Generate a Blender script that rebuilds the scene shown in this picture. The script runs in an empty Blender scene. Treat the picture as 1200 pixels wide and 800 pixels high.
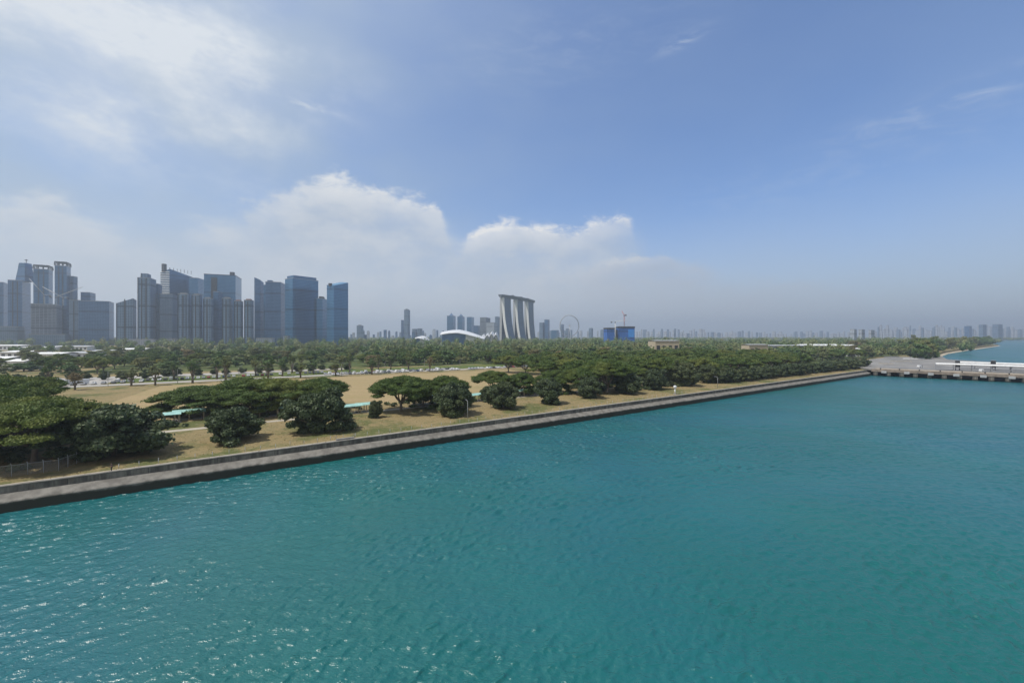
import bpy, math, random
import numpy as np
from mathutils import Vector
R = math.radians
S = bpy.context.scene
COL = S.collection
rnd = random.Random(7)
RNG = np.random.default_rng(11)

# ------------------------------------------------------------------ camera
F, H, HZ = 490.0, 32.0, 393.0            # focal length in photo pixels, eye height (m), horizon row
cd = bpy.data.cameras.new('camera'); cam = bpy.data.objects.new('camera', cd); COL.objects.link(cam)
cam.location = (0, 0, H); cam.rotation_euler = (R(90), 0, 0)
cd.sensor_width = 36; cd.lens = 36*F/1200; cd.shift_y = -(400-HZ)/1200
cd.clip_start = 0.5; cd.clip_end = 40000
S.camera = cam

# ------------------------------------------------------------------ sun, sky, exposure
SUN_AZ, SUN_EL = -112, 61                 # degrees, azimuth clockwise from the view direction
sd = bpy.data.lights.new('sun', 'SUN'); sun = bpy.data.objects.new('sun', sd); COL.objects.link(sun)
sd.energy = 3.9; sd.angle = R(0.6); sd.color = (1, .955, .88)
tos = Vector((math.sin(R(SUN_AZ))*math.cos(R(SUN_EL)), math.cos(R(SUN_AZ))*math.cos(R(SUN_EL)), math.sin(R(SUN_EL))))
sun.rotation_euler = tos.to_track_quat('Z', 'Y').to_euler(); sun.location = (0, 0, 500)
S.view_settings.view_transform = 'Standard'; S.view_settings.look = 'None'
S.view_settings.exposure = 0.0; S.view_settings.gamma = 1
S.view_settings.use_curve_mapping = False
HAZE_DENSITY = 0.00019
HAZE_COLOR = (.78, .885, 1.0, 1)

class NT:
    def __init__(s, tree): s.t = tree; s.n = tree.nodes; s.l = tree.links
    def new(s, typ, **kw):
        n = s.n.new(typ)
        for k, v in kw.items(): setattr(n, k, v)
        return n
    def put(s, sock, v):
        if isinstance(v, bpy.types.NodeSocket): s.l.new(v, sock)
        elif v is not None: sock.default_value = v
    def m(s, op, a, b=None, c=None, clamp=False):
        n = s.new('ShaderNodeMath', operation=op, use_clamp=clamp)
        s.put(n.inputs[0], a); s.put(n.inputs[1], b)
        if c is not None: s.put(n.inputs[2], c)
        return n.outputs[0]
    def mix(s, f, a, b):
        n = s.new('ShaderNodeMix', data_type='RGBA')
        s.put(n.inputs[0], f); s.put(n.inputs[6], a); s.put(n.inputs[7], b)
        return n.outputs[2]
    def noise(s, vec, scale, detail=4, rough=.55, dist=0):
        n = s.new('ShaderNodeTexNoise'); s.put(n.inputs['Vector'], vec)
        n.inputs['Scale'].default_value = scale; n.inputs['Detail'].default_value = detail
        n.inputs['Roughness'].default_value = rough; n.inputs['Distortion'].default_value = dist
        return n.outputs['Fac']
    def ss(s, v, lo, hi, a=0., b=1.):
        n = s.new('ShaderNodeMapRange', interpolation_type='SMOOTHSTEP')
        s.put(n.inputs[0], v); s.put(n.inputs[1], lo); s.put(n.inputs[2], hi); s.put(n.inputs[3], a); s.put(n.inputs[4], b)
        return n.outputs[0]
    def comb(s, x, y, z=0.):
        n = s.new('ShaderNodeCombineXYZ')
        for i, v in enumerate((x, y, z)): s.put(n.inputs[i], v)
        return n.outputs[0]
    def scale(s, vec, sc):
        n = s.new('ShaderNodeVectorMath', operation='MULTIPLY'); s.put(n.inputs[0], vec); n.inputs[1].default_value = sc
        return n.outputs[0]
    def curve(s, v, pts, lo, hi):
        """piecewise curve through pts; v in [lo,hi], values in 0..1"""
        t = s.m('DIVIDE', s.m('SUBTRACT', v, lo), hi-lo, clamp=True)
        n = s.new('ShaderNodeFloatCurve'); s.put(n.inputs['Value'], t)
        c = n.mapping.curves[0]
        P = [((x-lo)/(hi-lo), y) for x, y in pts]
        P = [(0.0, P[0][1])]+P+[(1.0, P[-1][1])]
        c.points[0].location = P[0]; c.points[1].location = P[-1]
        for p in P[1:-1]: c.points.new(*p)
        n.mapping.update()
        return n.outputs[0]

W = bpy.data.worlds.new('World'); S.world = W; W.use_nodes = True
def azi(px): return math.atan((px-600)/F)
def tel(px, py): return (HZ-py)/F*math.cos(azi(px))
def build_world():
    N = NT(W.node_tree); N.n.clear()
    out = N.new('ShaderNodeOutputWorld'); bg = N.new('ShaderNodeBackground')
    sky = N.new('ShaderNodeTexSky', sky_type='NISHITA'); sky.sun_disc = False
    sky.sun_elevation = R(SUN_EL); sky.sun_rotation = R(SUN_AZ)
    sky.air_density = 1.0; sky.dust_density = 1.2; sky.ozone_density = 2.2; sky.altitude = 0
    tc = N.new('ShaderNodeTexCoord').outputs['Generated']
    sp = N.new('ShaderNodeSeparateXYZ'); N.l.new(tc, sp.inputs[0]); x, y, z = sp.outputs
    a = N.m('ARCTAN2', x, y)
    t = N.m('DIVIDE', z, N.m('SQRT', N.m('ADD', N.m('ADD', N.m('MULTIPLY', x, x), N.m('MULTIPLY', y, y)), 1e-5)))
    LO, HI = -1.2, 1.2
    # turbulent coordinates on the sky
    v1 = N.comb(N.m('MULTIPLY', a, 1.0), N.m('MULTIPLY', t, 1.7), 3.1)
    n_big = N.noise(v1, 3.2, 3, .5)
    n_mid = N.noise(v1, 9, 8, .6)
    n_fine = N.noise(v1, 30, 8, .68, .3); n_lump = N.new('ShaderNodeTexVoronoi', feature='SMOOTH_F1'); N.l.new(v1, n_lump.inputs['Vector']); n_lump.inputs['Scale'].default_value = 22; n_lump = n_lump.outputs['Distance']
    # ---- base: Nishita, tinted towards the clear blue of the photograph, whiter to the left
    base = N.mix(1.0, sky.outputs[0], (1, 1, 1, 1)); base.node.blend_type = 'MULTIPLY'
    base.node.inputs[7].default_value = (1.12, 1.34, 1.66, 1)
    left = N.curve(a, [(azi(0), .78), (azi(150), .80), (azi(300), .68), (azi(420), .50), (azi(560), .30), (azi(700), .15), (azi(900), .10), (azi(1200), .14)], LO, HI)
    veil_n = N.ss(n_big, .30, .70, .65, 1.15)
    veil = N.m('MULTIPLY', left, veil_n, clamp=True)
    c1 = N.mix(veil, base, (4.0, 5.0, 6.1, 1))
    # ---- high thin cloud, brightest upper left
    def blob(px, py, ra, rt):
        da = N.m('DIVIDE', N.m('SUBTRACT', a, azi(px)), ra); dt = N.m('DIVIDE', N.m('SUBTRACT', t, tel(px, py)), rt)
        r2 = N.m('ADD', N.m('MULTIPLY', da, da), N.m('MULTIPLY', dt, dt))
        return N.m('EXPONENT', N.m('MULTIPLY', r2, -1.0))
    v2 = N.comb(N.m('ADD', N.m('MULTIPLY', a, 1.0), N.m('MULTIPLY', t, .55)), N.m('MULTIPLY', t, 2.4), 9.0)
    cir = N.noise(N.comb(a, N.m('MULTIPLY', t, 1.5), 4.4), 5.2, 10, .58, .15)
    g = N.m('ADD', blob(165, 85, .21, .17), N.m('MULTIPLY', blob(235, 40, .25, .10), .5))
    g = N.m('ADD', g, N.m('MULTIPLY', blob(90, 30, .16, .09), .3))
    hi = N.m('MULTIPLY', N.ss(N.m('ADD', N.m('MULTIPLY', cir, 1.5), N.m('MULTIPLY', g, .14)), .62, 1.08), N.m('MULTIPLY', g, 1.7, clamp=True), clamp=True)
    hi = N.m('MULTIPLY', hi, N.ss(N.m('ADD', N.m('MULTIPLY', n_mid, .6), N.m('MULTIPLY', n_fine, .4)), .34, .60, .45, 1.))
    hi = N.m('ADD', N.m('MULTIPLY', hi, .72), N.m('MULTIPLY', g, .34), clamp=True)
    c2 = N.mix(hi, c1, (7.0, 7.5, 8.1, 1))
    dz_ = N.m('DIVIDE', N.m('SUBTRACT', t, 1.75), .62); da_ = N.m('DIVIDE', N.m('SUBTRACT', a, -.85), .75)
    top_ = N.m('EXPONENT', N.m('MULTIPLY', N.m('ADD', N.m('MULTIPLY', dz_, dz_), N.m('MULTIPLY', da_, da_)), -1.0))
    c2 = N.mix(N.m('MULTIPLY', top_, .9), c2, (17, 17.1, 17.2, 1))          # unseen bright cloud added high left, above the view, for sheen on water
    # wisps
    def wisp(px, py, ra, rt, slope, k):
        da = N.m('SUBTRACT', a, azi(px))
        dt = N.m('DIVIDE', N.m('SUBTRACT', N.m('SUBTRACT', t, tel(px, py)), N.m('MULTIPLY', da, slope)), rt)
        da = N.m('DIVIDE', da, ra)
        e = N.m('EXPONENT', N.m('MULTIPLY', N.m('ADD', N.m('MULTIPLY', da, da), N.m('MULTIPLY', dt, dt)), -1.0))
        return N.m('MULTIPLY', N.m('MULTIPLY', e, N.ss(cir_f, .40, .74)), k)
    cir_f = N.noise(v2, 15, 7, .6, .5)
    ws = N.m('ADD', wisp(800, 48, .040, .014, .25, .45), wisp(1110, 122, .12, .022, .12, .32))
    ws = N.m('ADD', ws, wisp(360, 122, .05, .014, -.1, .8))
    ws = N.m('ADD', ws, wisp(292, 160, .025, .02, 0, .6))
    ws = N.m('ADD', ws, wisp(640, 60, .3, .08, .1, .10))
    ws = N.m('ADD', ws, wisp(1000, 190, .3, .05, .1, .12))
    c3 = N.mix(ws, c2, (6.8, 7.3, 7.9, 1))
    # ---- banks of cumulus: crest height as a curve of azimuth, broken by noise
    def bank(crest, op, bright, amp, soft, c_top, c_low, drop, col_in):
        sc = 2.0                                   # curve stores tan(elevation)*sc
        T = N.m('DIVIDE', N.curve(a, [(azi(px), tel(px, py)*sc) for px, py in crest], LO, HI), sc)
        pert = N.m('ADD', N.m('MULTIPLY', N.m('SUBTRACT', n_mid, .5), amp), N.m('ADD', N.m('MULTIPLY', N.m('SUBTRACT', n_fine, .5), amp*.75), N.m('MULTIPLY', N.m('SUBTRACT', .35, n_lump), amp*.35)))
        d = N.m('SUBTRACT', N.m('ADD', T, pert), t)
        o = N.curve(a, [(azi(px), v) for px, v in op], LO, HI)
        br = N.curve(a, [(azi(px), v) for px, v in bright], LO, HI)
        sf = N.m('MULTIPLY', soft, N.m('MULTIPLY', N.ss(n_big, .35, .6, .35, 1.4), N.ss(br, .15, .7, 4.0, 1.)))
        mask = N.ss(d, 0., sf)
        o = N.m('MULTIPLY', o, N.ss(N.m('ADD', N.m('MULTIPLY', n_big, .5), N.m('MULTIPLY', n_mid, .5)), .38, .58, .95, 1.45), clamp=True)
        topk = N.m('MULTIPLY', N.ss(d, soft*.6, drop*1.15, 1.25, 0.), N.m('MULTIPLY', br, N.ss(N.m('ADD', N.m('MULTIPLY', n_mid, .5), N.m('MULTIPLY', n_fine, .5)), .38, .62, .55, 1.2)), clamp=True)
        col = N.mix(topk, c_low, c_top)
        return N.mix(N.m('MULTIPLY', mask, N.m('MAXIMUM', o, topk)), col_in, col)
    low = N.mix(N.ss(n_mid, .35, .65), (4.8, 5.5, 6.5, 1), (6.0, 6.5, 7.2, 1))
    c4 = bank([(0, 214), (60, 210), (110, 236), (170, 252), (240, 244), (300, 226), (350, 205), (400, 200), (450, 212), (505, 230), (530, 252), (556, 276), (580, 292), (650, 300), (760, 312), (900, 316), (1000, 330), (1100, 345), (1200, 352)],
              [(0, .62), (200, .60), (400, .66), (520, .55), (600, .58), (750, .42), (900, .26), (1000, .15), (1200, .05)],
              [(0, .55), (90, .52), (160, .28), (280, .26), (350, .62), (420, .8), (500, .78), (530, .3), (600, .1), (700, .15), (780, .3), (900, .15), (1000, .15), (1200, 0)],
              .085, .034, (7.8, 8.0, 8.2, 1), low, .085, c3)
    c5 = bank([(480, 330), (530, 290), (560, 264), (600, 252), (640, 258), (670, 262), (700, 250), (730, 246), (748, 258), (768, 288), (800, 330), (850, 360)],
              [(480, .0), (540, .45), (600, .60), (700, .5), (750, .2), (800, 0), (850, 0)],
              [(480, 0), (545, .5), (580, .95), (660, .8), (735, .7), (760, 0), (850, 0)],
              .060, .022, (8.7, 8.7, 8.7, 1), low, .07, c4)
    c6 = bank([(640, 345), (680, 318), (710, 300), (740, 293), (775, 290), (800, 300), (850, 305), (900, 318), (960, 318), (1000, 330), (1040, 360), (1100, 380)],
              [(640, 0), (690, .35), (740, .5), (900, .42), (1000, .2), (1100, 0)],
              [(640, 0), (700, .55), (740, .75), (780, .5), (850, .2), (930, .3), (1000, .15), (1100, 0)],
              .05, .028, (7.0, 7.3, 7.8, 1), (4.2, 4.7, 5.7, 1), .05, c5)
    # ---- haze band along the horizon
    hb = N.ss(t, -.02, .32, .9, 0.)
    hcol = N.mix(N.ss(a, -.7, .8), (6.1, 6.55, 7.15, 1), (4.6, 5.1, 5.8, 1))
    hb = N.m('MULTIPLY', hb, N.ss(n_big, .2, .8, .85, 1.05))
    c7 = N.mix(hb, c6, hcol)
    c7 = N.mix(N.ss(y, .05, -.45, 0., .85), c7, (5.6, 5.5, 5.35, 1))      # unseen whitish sky added behind the viewer to neutralise bluish fill on shaded faces
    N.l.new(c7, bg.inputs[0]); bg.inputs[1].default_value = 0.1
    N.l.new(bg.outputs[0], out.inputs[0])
build_world()

# ------------------------------------------------------------------ helpers
def at(px, py, z=4.0):
    Y = F*(H-z)/(py-HZ); return Vector(((px-600)/F*Y, Y, z))
A0 = Vector((-92.3, 75.4)); B0 = Vector((286, 333.6))
E1 = (B0-A0).normalized(); N1 = Vector((-E1.y, E1.x))
def sd_(s, d, z=4.0):                     # s metres along the seawall, d metres inland
    p = A0+E1*s+N1*d; return Vector((p.x, p.y, z))
WALL_ROT = math.atan2(E1.y, E1.x)
G = 4.0                                   # ground level above the water

def tag(o, label=None, cat=None, group=None, kind=None):
    if label: o['label'] = label
    if cat: o['category'] = cat
    if group: o['group'] = group
    if kind: o['kind'] = kind
    return o
def empty(name, loc=(0, 0, 0), rz=0, sc=None):
    o = bpy.data.objects.new(name, None); COL.objects.link(o)
    o.location = loc; o.rotation_euler = (0, 0, rz); o.empty_display_size = 1
    if sc: o.scale = sc if not isinstance(sc, (int, float)) else (sc,)*3
    return o
def copy_tree(o, parent=None):
    c = o.copy(); COL.objects.link(c); c.parent = parent
    for ch in o.children: copy_tree(ch, c)
    return c

class MB:
    def __init__(s): s.v = []; s.f = []; s.uv = []; s.mi = []; s.sm = []
    def face(s, pts, uv=None, mi=0, sm=False):
        b = len(s.v); s.v += [tuple(p) for p in pts]; s.f.append(tuple(range(b, b+len(pts))))
        s.uv += uv if uv else [(0, 0)]*len(pts); s.mi.append(mi); s.sm.append(sm)
    def prism(s, poly, z0, z1, mi=0, top_mi=None, cap=True, bot=False):
        """vertical prism on a counter-clockwise footprint; z1 may be a list (sloping top)"""
        n = len(poly); zt = z1 if isinstance(z1, (list, tuple)) else [z1]*n
        ar = sum(poly[i][0]*poly[(i+1) % n][1]-poly[(i+1) % n][0]*poly[i][1] for i in range(n))
        if ar < 0: poly = poly[::-1]; zt = list(zt)[::-1]
        u = 0
        for i in range(n):
            j = (i+1) % n; p, q = poly[i], poly[j]; L = math.hypot(q[0]-p[0], q[1]-p[1])
            s.face([(p[0], p[1], z0), (q[0], q[1], z0), (q[0], q[1], zt[j]), (p[0], p[1], zt[i])], [(u, z0), (u+L, z0), (u+L, zt[j]), (u, zt[i])], mi); u += L
        tm = mi if top_mi is None else top_mi
        if cap: s.face([(poly[i][0], poly[i][1], zt[i]) for i in range(n)], None, tm)
        if bot: s.face([(poly[i][0], poly[i][1], z0) for i in range(n-1, -1, -1)], None, tm)
    def box(s, x0, x1, y0, y1, z0, z1, mi=0):
        s.prism([(x0, y0), (x1, y0), (x1, y1), (x0, y1)], z0, z1, mi, bot=True)
    def obox(s, c, ax, hl, hw, z0, z1, mi=0):
        ax = Vector(ax[:2]).normalized(); px = Vector((-ax.y, ax.x)); c = Vector(c[:2])
        s.prism([tuple(c-ax*hl-px*hw), tuple(c+ax*hl-px*hw), tuple(c+ax*hl+px*hw), tuple(c-ax*hl+px*hw)], z0, z1, mi, bot=True)
    def tube(s, pts, rad, n=7, mi=0, sm=True, caps=True):
        pts = [Vector(p) for p in pts]
        if isinstance(rad, (int, float)): rad = [rad]*len(pts)
        rings = []
        for i, p in enumerate(pts):
            d = (pts[min(i+1, len(pts)-1)]-pts[max(i-1, 0)]).normalized()
            u = d.cross(Vector((0, 0, 1)) if abs(d.z) < .9 else Vector((1, 0, 0))).normalized(); w = d.cross(u)
            rings.append([p+(u*math.cos(k*2*math.pi/n)+w*math.sin(k*2*math.pi/n))*rad[i] for k in range(n)])
        b = len(s.v)
        for r in rings: s.v += [tuple(q) for q in r]
        for i in range(len(pts)-1):
            for k in range(n):
                s.f.append((b+i*n+k, b+i*n+(k+1) % n, b+(i+1)*n+(k+1) % n, b+(i+1)*n+k)); s.uv += [(0, 0)]*4; s.mi.append(mi); s.sm.append(sm)
        if caps:
            for base, rev in ((b, True), (b+(len(pts)-1)*n, False)):
                f = [base+k for k in range(n)]; s.f.append(tuple(f[::-1] if rev else f)); s.uv += [(0, 0)]*n; s.mi.append(mi); s.sm.append(False)
    def ext(s, prof, p0, p1, side, mi=0, closed=True):
        """extrude a profile (offset along side, z) from p0 to p1"""
        p0, p1, side = Vector(p0[:2]), Vector(p1[:2]), Vector(side[:2]); L = (p1-p0).length; n = len(prof); vv = 0
        rng = range(n if closed else n-1)
        for i in rng:
            a, b = prof[i], prof[(i+1) % n]; d = math.hypot(a[0]-b[0], a[1]-b[1])
            P = lambda p, q: (p.x+side.x*q[0], p.y+side.y*q[0], q[1])
            s.face([P(p0, a), P(p1, a), P(p1, b), P(p0, b)], [(0, vv), (L, vv), (L, vv+d), (0, vv+d)], mi); vv += d
        if closed:
            s.face([P(p0, q) for q in prof[::-1]], None, mi); s.face([P(p1, q) for q in prof], None, mi)
    def build(s, name, mat, parent=None, loc=None):
        me = bpy.data.meshes.new(name); me.from_pydata(s.v, [], s.f)
        for m in (mat if isinstance(mat, (list, tuple)) else [mat]): me.materials.append(m)
        me.uv_layers.new(name='UVMap').data.foreach_set('uv', np.array(s.uv, dtype=np.float32).ravel())
        me.polygons.foreach_set('material_index', s.mi); me.polygons.foreach_set('use_smooth', s.sm)
        me.update()
        o = bpy.data.objects.new(name, me); COL.objects.link(o)
        if parent: o.parent = parent
        if loc is not None: o.location = loc
        return o

# ------------------------------------------------------------------ materials
def mat(name):
    m = bpy.data.materials.new(name); m.use_nodes = True; N = NT(m.node_tree)
    return m, N, m.node_tree.nodes['Principled BSDF']
def plain(name, col, rough=.7, metal=0, var=.12, sc=.6, bump=0):
    m, N, b = mat(name)
    p = N.new('ShaderNodeNewGeometry').outputs['Position']
    n = N.noise(p, sc, 5, .6)
    f = N.ss(n, .3, .7, 1-var, 1+var)
    c = N.mix(1., (*col, 1), (1, 1, 1, 1)); c.node.blend_type = 'MULTIPLY'
    cc = N.new('ShaderNodeCombineColor'); [N.l.new(f, cc.inputs[i]) for i in range(3)]
    N.l.new(cc.outputs[0], c.node.inputs[7]); N.l.new(c, b.inputs['Base Color'])
    b.inputs['Roughness'].default_value = rough; b.inputs['Metallic'].default_value = metal
    if bump:
        bn = N.new('ShaderNodeBump'); bn.inputs['Distance'].default_value = bump; N.l.new(n, bn.inputs['Height']); N.l.new(bn.outputs[0], b.inputs['Normal'])
    return m
def facade(name, glass, frame, fh=3.8, bay=3.0, band=.32, mull=.18, rough=.25, metal=.35, big=0.):
    """UV in metres: floors, bays, darker plant floors, blinds and glass panes that differ one from the next"""
    m, N, b = mat(name)
    uv = N.new('ShaderNodeUVMap').outputs[0]
    sp = N.new('ShaderNodeSeparateXYZ'); N.l.new(uv, sp.inputs[0]); u, v = sp.outputs[0], sp.outputs[1]
    fu, fv = N.m('FRACT', N.m('DIVIDE', u, bay)), N.m('FRACT', N.m('DIVIDE', v, fh))
    fr = N.m('MAXIMUM', N.m('LESS_THAN', fv, band), N.m('LESS_THAN', fu, mull))
    cell = N.comb(N.m('FLOOR', N.m('DIVIDE', u, bay)), N.m('FLOOR', N.m('DIVIDE', v, fh)))
    wn = N.new('ShaderNodeTexWhiteNoise', noise_dimensions='2D'); N.l.new(cell, wn.inputs['Vector'])
    r = wn.outputs['Value']
    g = N.mix(N.m('MULTIPLY', N.m('POWER', r, 3), .6), (*glass, 1), (*[min(1, c*1.6+.06) for c in glass], 1))
    c = N.mix(fr, g, (*frame, 1))
    plant = N.m('LESS_THAN', N.m('FRACT', N.m('DIVIDE', N.m('ADD', v, 9), fh*13.)), .09)
    c = N.mix(N.m('MULTIPLY', plant, .7), c, (*[q*.35 for q in glass], 1))
    nz = N.noise(N.comb(N.m('MULTIPLY', u, .05), N.m('MULTIPLY', v, .02)), 1.0, 3)
    c = N.mix(N.ss(nz, .35, .7, 0, .22), c, (*[q*1.25+.02 for q in frame], 1))
    if big:
        st = N.m('LESS_THAN', N.m('FRACT', N.m('DIVIDE', u, big)), .14)
        c = N.mix(st, c, (*[q*.25 for q in glass], 1))
    N.l.new(c, b.inputs['Base Color'])
    N.put(b.inputs['Roughness'], N.m('ADD', N.m('MULTIPLY', fr, .4), rough)); N.put(b.inputs['Metallic'], N.m('MULTIPLY', N.m('SUBTRACT', 1., fr), metal))
    return m
def leafmat(name, c0, c1, c2=None, big=.09):
    m, N, b = mat(name)
    g = N.new('ShaderNodeNewGeometry'); oi = N.new('ShaderNodeObjectInfo')
    n = N.noise(g.outputs['Position'], .45, 4, .6); n2 = N.noise(g.outputs['Position'], big, 3, .5)
    f = N.m('ADD', N.m('MULTIPLY', n, .7), N.m('MULTIPLY', g.outputs['Random Per Island'], .35))
    c = N.mix(N.ss(f, .3, .85), (*c0, 1), (*c1, 1))
    k = c2 or [q*1.3 for q in c1]
    c = N.mix(N.m('MULTIPLY', N.ss(N.m('ADD', n2, N.m('MULTIPLY', N.m('SUBTRACT', oi.outputs['Random'], .5), .5)), .45, .85), .8), c, (*k, 1))
    N.l.new(c, b.inputs['Base Color']); b.inputs['Roughness'].default_value = .55
    b.inputs['Specular IOR Level'].default_value = .3 if name.startswith('glossy') else .15
    tr = N.new('ShaderNodeBsdfTranslucent'); N.l.new(c, tr.inputs[0])
    mx = N.new('ShaderNodeMixShader'); mx.inputs[0].default_value = .22
    out = [q for q in N.n if q.type == 'OUTPUT_MATERIAL'][0]
    N.l.new(b.outputs[0], mx.inputs[1]); N.l.new(tr.outputs[0], mx.inputs[2]); N.l.new(mx.outputs[0], out.inputs[0])
    return m

M = {}
M['rain'] = leafmat('rain_tree_leaves', (.055, .095, .025), (.135, .19, .045), (.20, .22, .055))
M['bush'] = leafmat('glossy_dark_leaves', (.042, .068, .030), (.125, .16, .07), (.13, .15, .06))
M['street'] = leafmat('street_tree_leaves', (.09, .15, .06), (.19, .27, .10), (.26, .26, .11))
M['wood'] = leafmat('woodland_leaves', (.075, .135, .05), (.18, .26, .085), (.27, .26, .11), .02)
M['pale'] = leafmat('pale_leaves', (.13, .16, .075), (.26, .28, .13), (.30, .23, .13), .02)
M['yellow'] = leafmat('yellow_green_leaves', (.25, .24, .05), (.42, .38, .08), None, .05)
M['bark'] = plain('bark', (.17, .14, .11), .9, sc=2)
M['conc'] = plain('concrete', (.34, .32, .29), .85, sc=.5, bump=.02)
M['white'] = plain('white_paint', (.78, .78, .76), .5)
M['white_c'] = plain('white_cladding', (.66, .67, .68), .45)
M['grey'] = plain('grey_metal', (.30, .31, .33), .5, .3)
M['dark'] = plain('dark_metal', (.035, .037, .04), .55)
M['teal'] = plain('teal_roof', (.30, .52, .47), .5, sc=.8, var=.2)
M['roofgrey'] = plain('grey_roof', (.42, .43, .44), .6)
M['beige'] = plain('beige_wall', (.48, .40, .28), .8)
M['red'] = plain('red_paint', (.45, .07, .05), .5)
M['blue_net'] = facade('blue_netting', (.01, .085, .34), (.02, .13, .46), 3.6, 5, .3, .25, .8, 0)
M['orange'] = plain('terracotta_roof', (.34, .13, .08), .8)

def m_water():
    m, N, b = mat('sea_water')
    p = N.new('ShaderNodeNewGeometry').outputs['Position']
    sp = N.new('ShaderNodeSeparateXYZ'); N.l.new(p, sp.inputs[0])
    # turbidity: bluer and paler patches further out, greener near
    big = N.noise(p, .006, 4, .6, .4); mid = N.noise(p, .03, 4, .6)
    c = N.mix(N.ss(big, .35, .65), (.006, .104, .095, 1), (.010, .106, .140, 1))
    c = N.mix(N.ss(mid, .4, .7, 0, .35), c, (.012, .140, .142, 1))
    N.l.new(c, b.inputs['Base Color'])
    b.inputs['Roughness'].default_value = .27; b.inputs['IOR'].default_value = 1.36
    b.inputs['Specular IOR Level'].default_value = .85
    def rot(v, ang, sx, sy):
        n = N.new('ShaderNodeMapping'); n.inputs['Rotation'].default_value = (0, 0, R(ang)); n.inputs['Scale'].default_value = (sx, sy, 1)
        N.l.new(v, n.inputs[0]); return n.outputs[0]
    def ridge(n, pw):
        return N.m('POWER', N.m('SUBTRACT', 1., N.m('ABSOLUTE', N.m('MULTIPLY', N.m('SUBTRACT', n, .5), 3.2)), clamp=True), pw)
    w0 = N.noise(rot(p, 35, .10, .22), 1.0, 3, .55)
    w1 = N.noise(rot(p, 40, .35, .75), 1.0, 3, .6)
    w3 = N.noise(rot(p, 40, 1.7, 3.0), 1.0, 3, .6)
    far = N.ss(sp.outputs[1], 50., 220., .12, 1.)              # beyond the mesh waves the chop is carried by the bump
    gust = N.ss(N.noise(rot(p, 30, .010, .025), 1., 5, .62, .6), .3, .7, .6, 1.3)
    h = N.m('ADD', N.m('MULTIPLY', w1, 1.7), N.m('MULTIPLY', w0, 2.4))
    h = N.m('ADD', N.m('MULTIPLY', N.m('MULTIPLY', h, gust), far), N.m('MULTIPLY', w3, .13))
    bn = N.new('ShaderNodeBump'); bn.inputs['Distance'].default_value = 1.0; bn.inputs['Strength'].default_value = 1.0
    N.l.new(h, bn.inputs['Height']); N.l.new(bn.outputs[0], b.inputs['Normal'])
    return m
M['water'] = m_water()

def m_ground(name, dry, green, bare, kg, sc=.05, stripes=None):
    m, N, b = mat(name)
    p = N.new('ShaderNodeNewGeometry').outputs['Position']
    n1 = N.noise(p, sc, 6, .62, .3); n2 = N.noise(p, sc*9, 5, .65); n3 = N.noise(p, 1.6, 4, .7)
    c = N.mix(N.ss(N.m('ADD', N.m('MULTIPLY', n1, .75), N.m('MULTIPLY', n2, .3)), kg, kg+.12), (*dry, 1), (*green, 1))
    c = N.mix(N.ss(n2, .52, .72, 0, .7), c, (*bare, 1))
    c = N.mix(N.ss(n3, .35, .7, 0, .35), c, (*[q*.6 for q in green], 1))
    if stripes:
        mp = N.new('ShaderNodeMapping'); mp.inputs['Rotation'].default_value = (0, 0, -WALL_ROT); N.l.new(p, mp.inputs[0])
        mp.inputs['Scale'].default_value = (.012, .16, 1)
        c = N.mix(N.ss(N.noise(mp.outputs[0], 1., 4, .6, .2), .42, .62, 0, .75), c, (*stripes, 1))
    N.l.new(c, b.inputs['Base Color']); b.inputs['Roughness'].default_value = .95; b.inputs['Specular IOR Level'].default_value = .1
    bn = N.new('ShaderNodeBump'); bn.inputs['Distance'].default_value = .25; N.l.new(n3, bn.inputs['Height']); N.l.new(bn.outputs[0], b.inputs['Normal'])
    return m
M['ground'] = m_ground('ground_grass', (.28, .215, .11), (.11, .125, .045), (.32, .25, .155), .50)
M['field'] = m_ground('dry_field', (.37, .275, .15), (.21, .195, .085), (.41, .315, .19), .58, .03, (.29, .235, .115))
M['lawn'] = m_ground('green_lawn', (.16, .16, .05), (.09, .13, .035), (.22, .18, .09), .42, .03)
M['woodfloor'] = m_ground('woodland_floor', (.12, .13, .05), (.07, .10, .03), (.16, .14, .07), .45)
M['sand'] = plain('beach_sand', (.42, .36, .26), .95, sc=.1)
M['path'] = plain('pale_path', (.38, .34, .27), .9, sc=.4)
M['asphalt'] = plain('pale_asphalt', (.36, .34, .31), .9, sc=.1)
M['apron'] = plain('berth_concrete', (.21, .20, .185), .9, sc=.08, var=.3)
M['road'] = plain('road_asphalt', (.16, .16, .165), .9, sc=.1)

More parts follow.
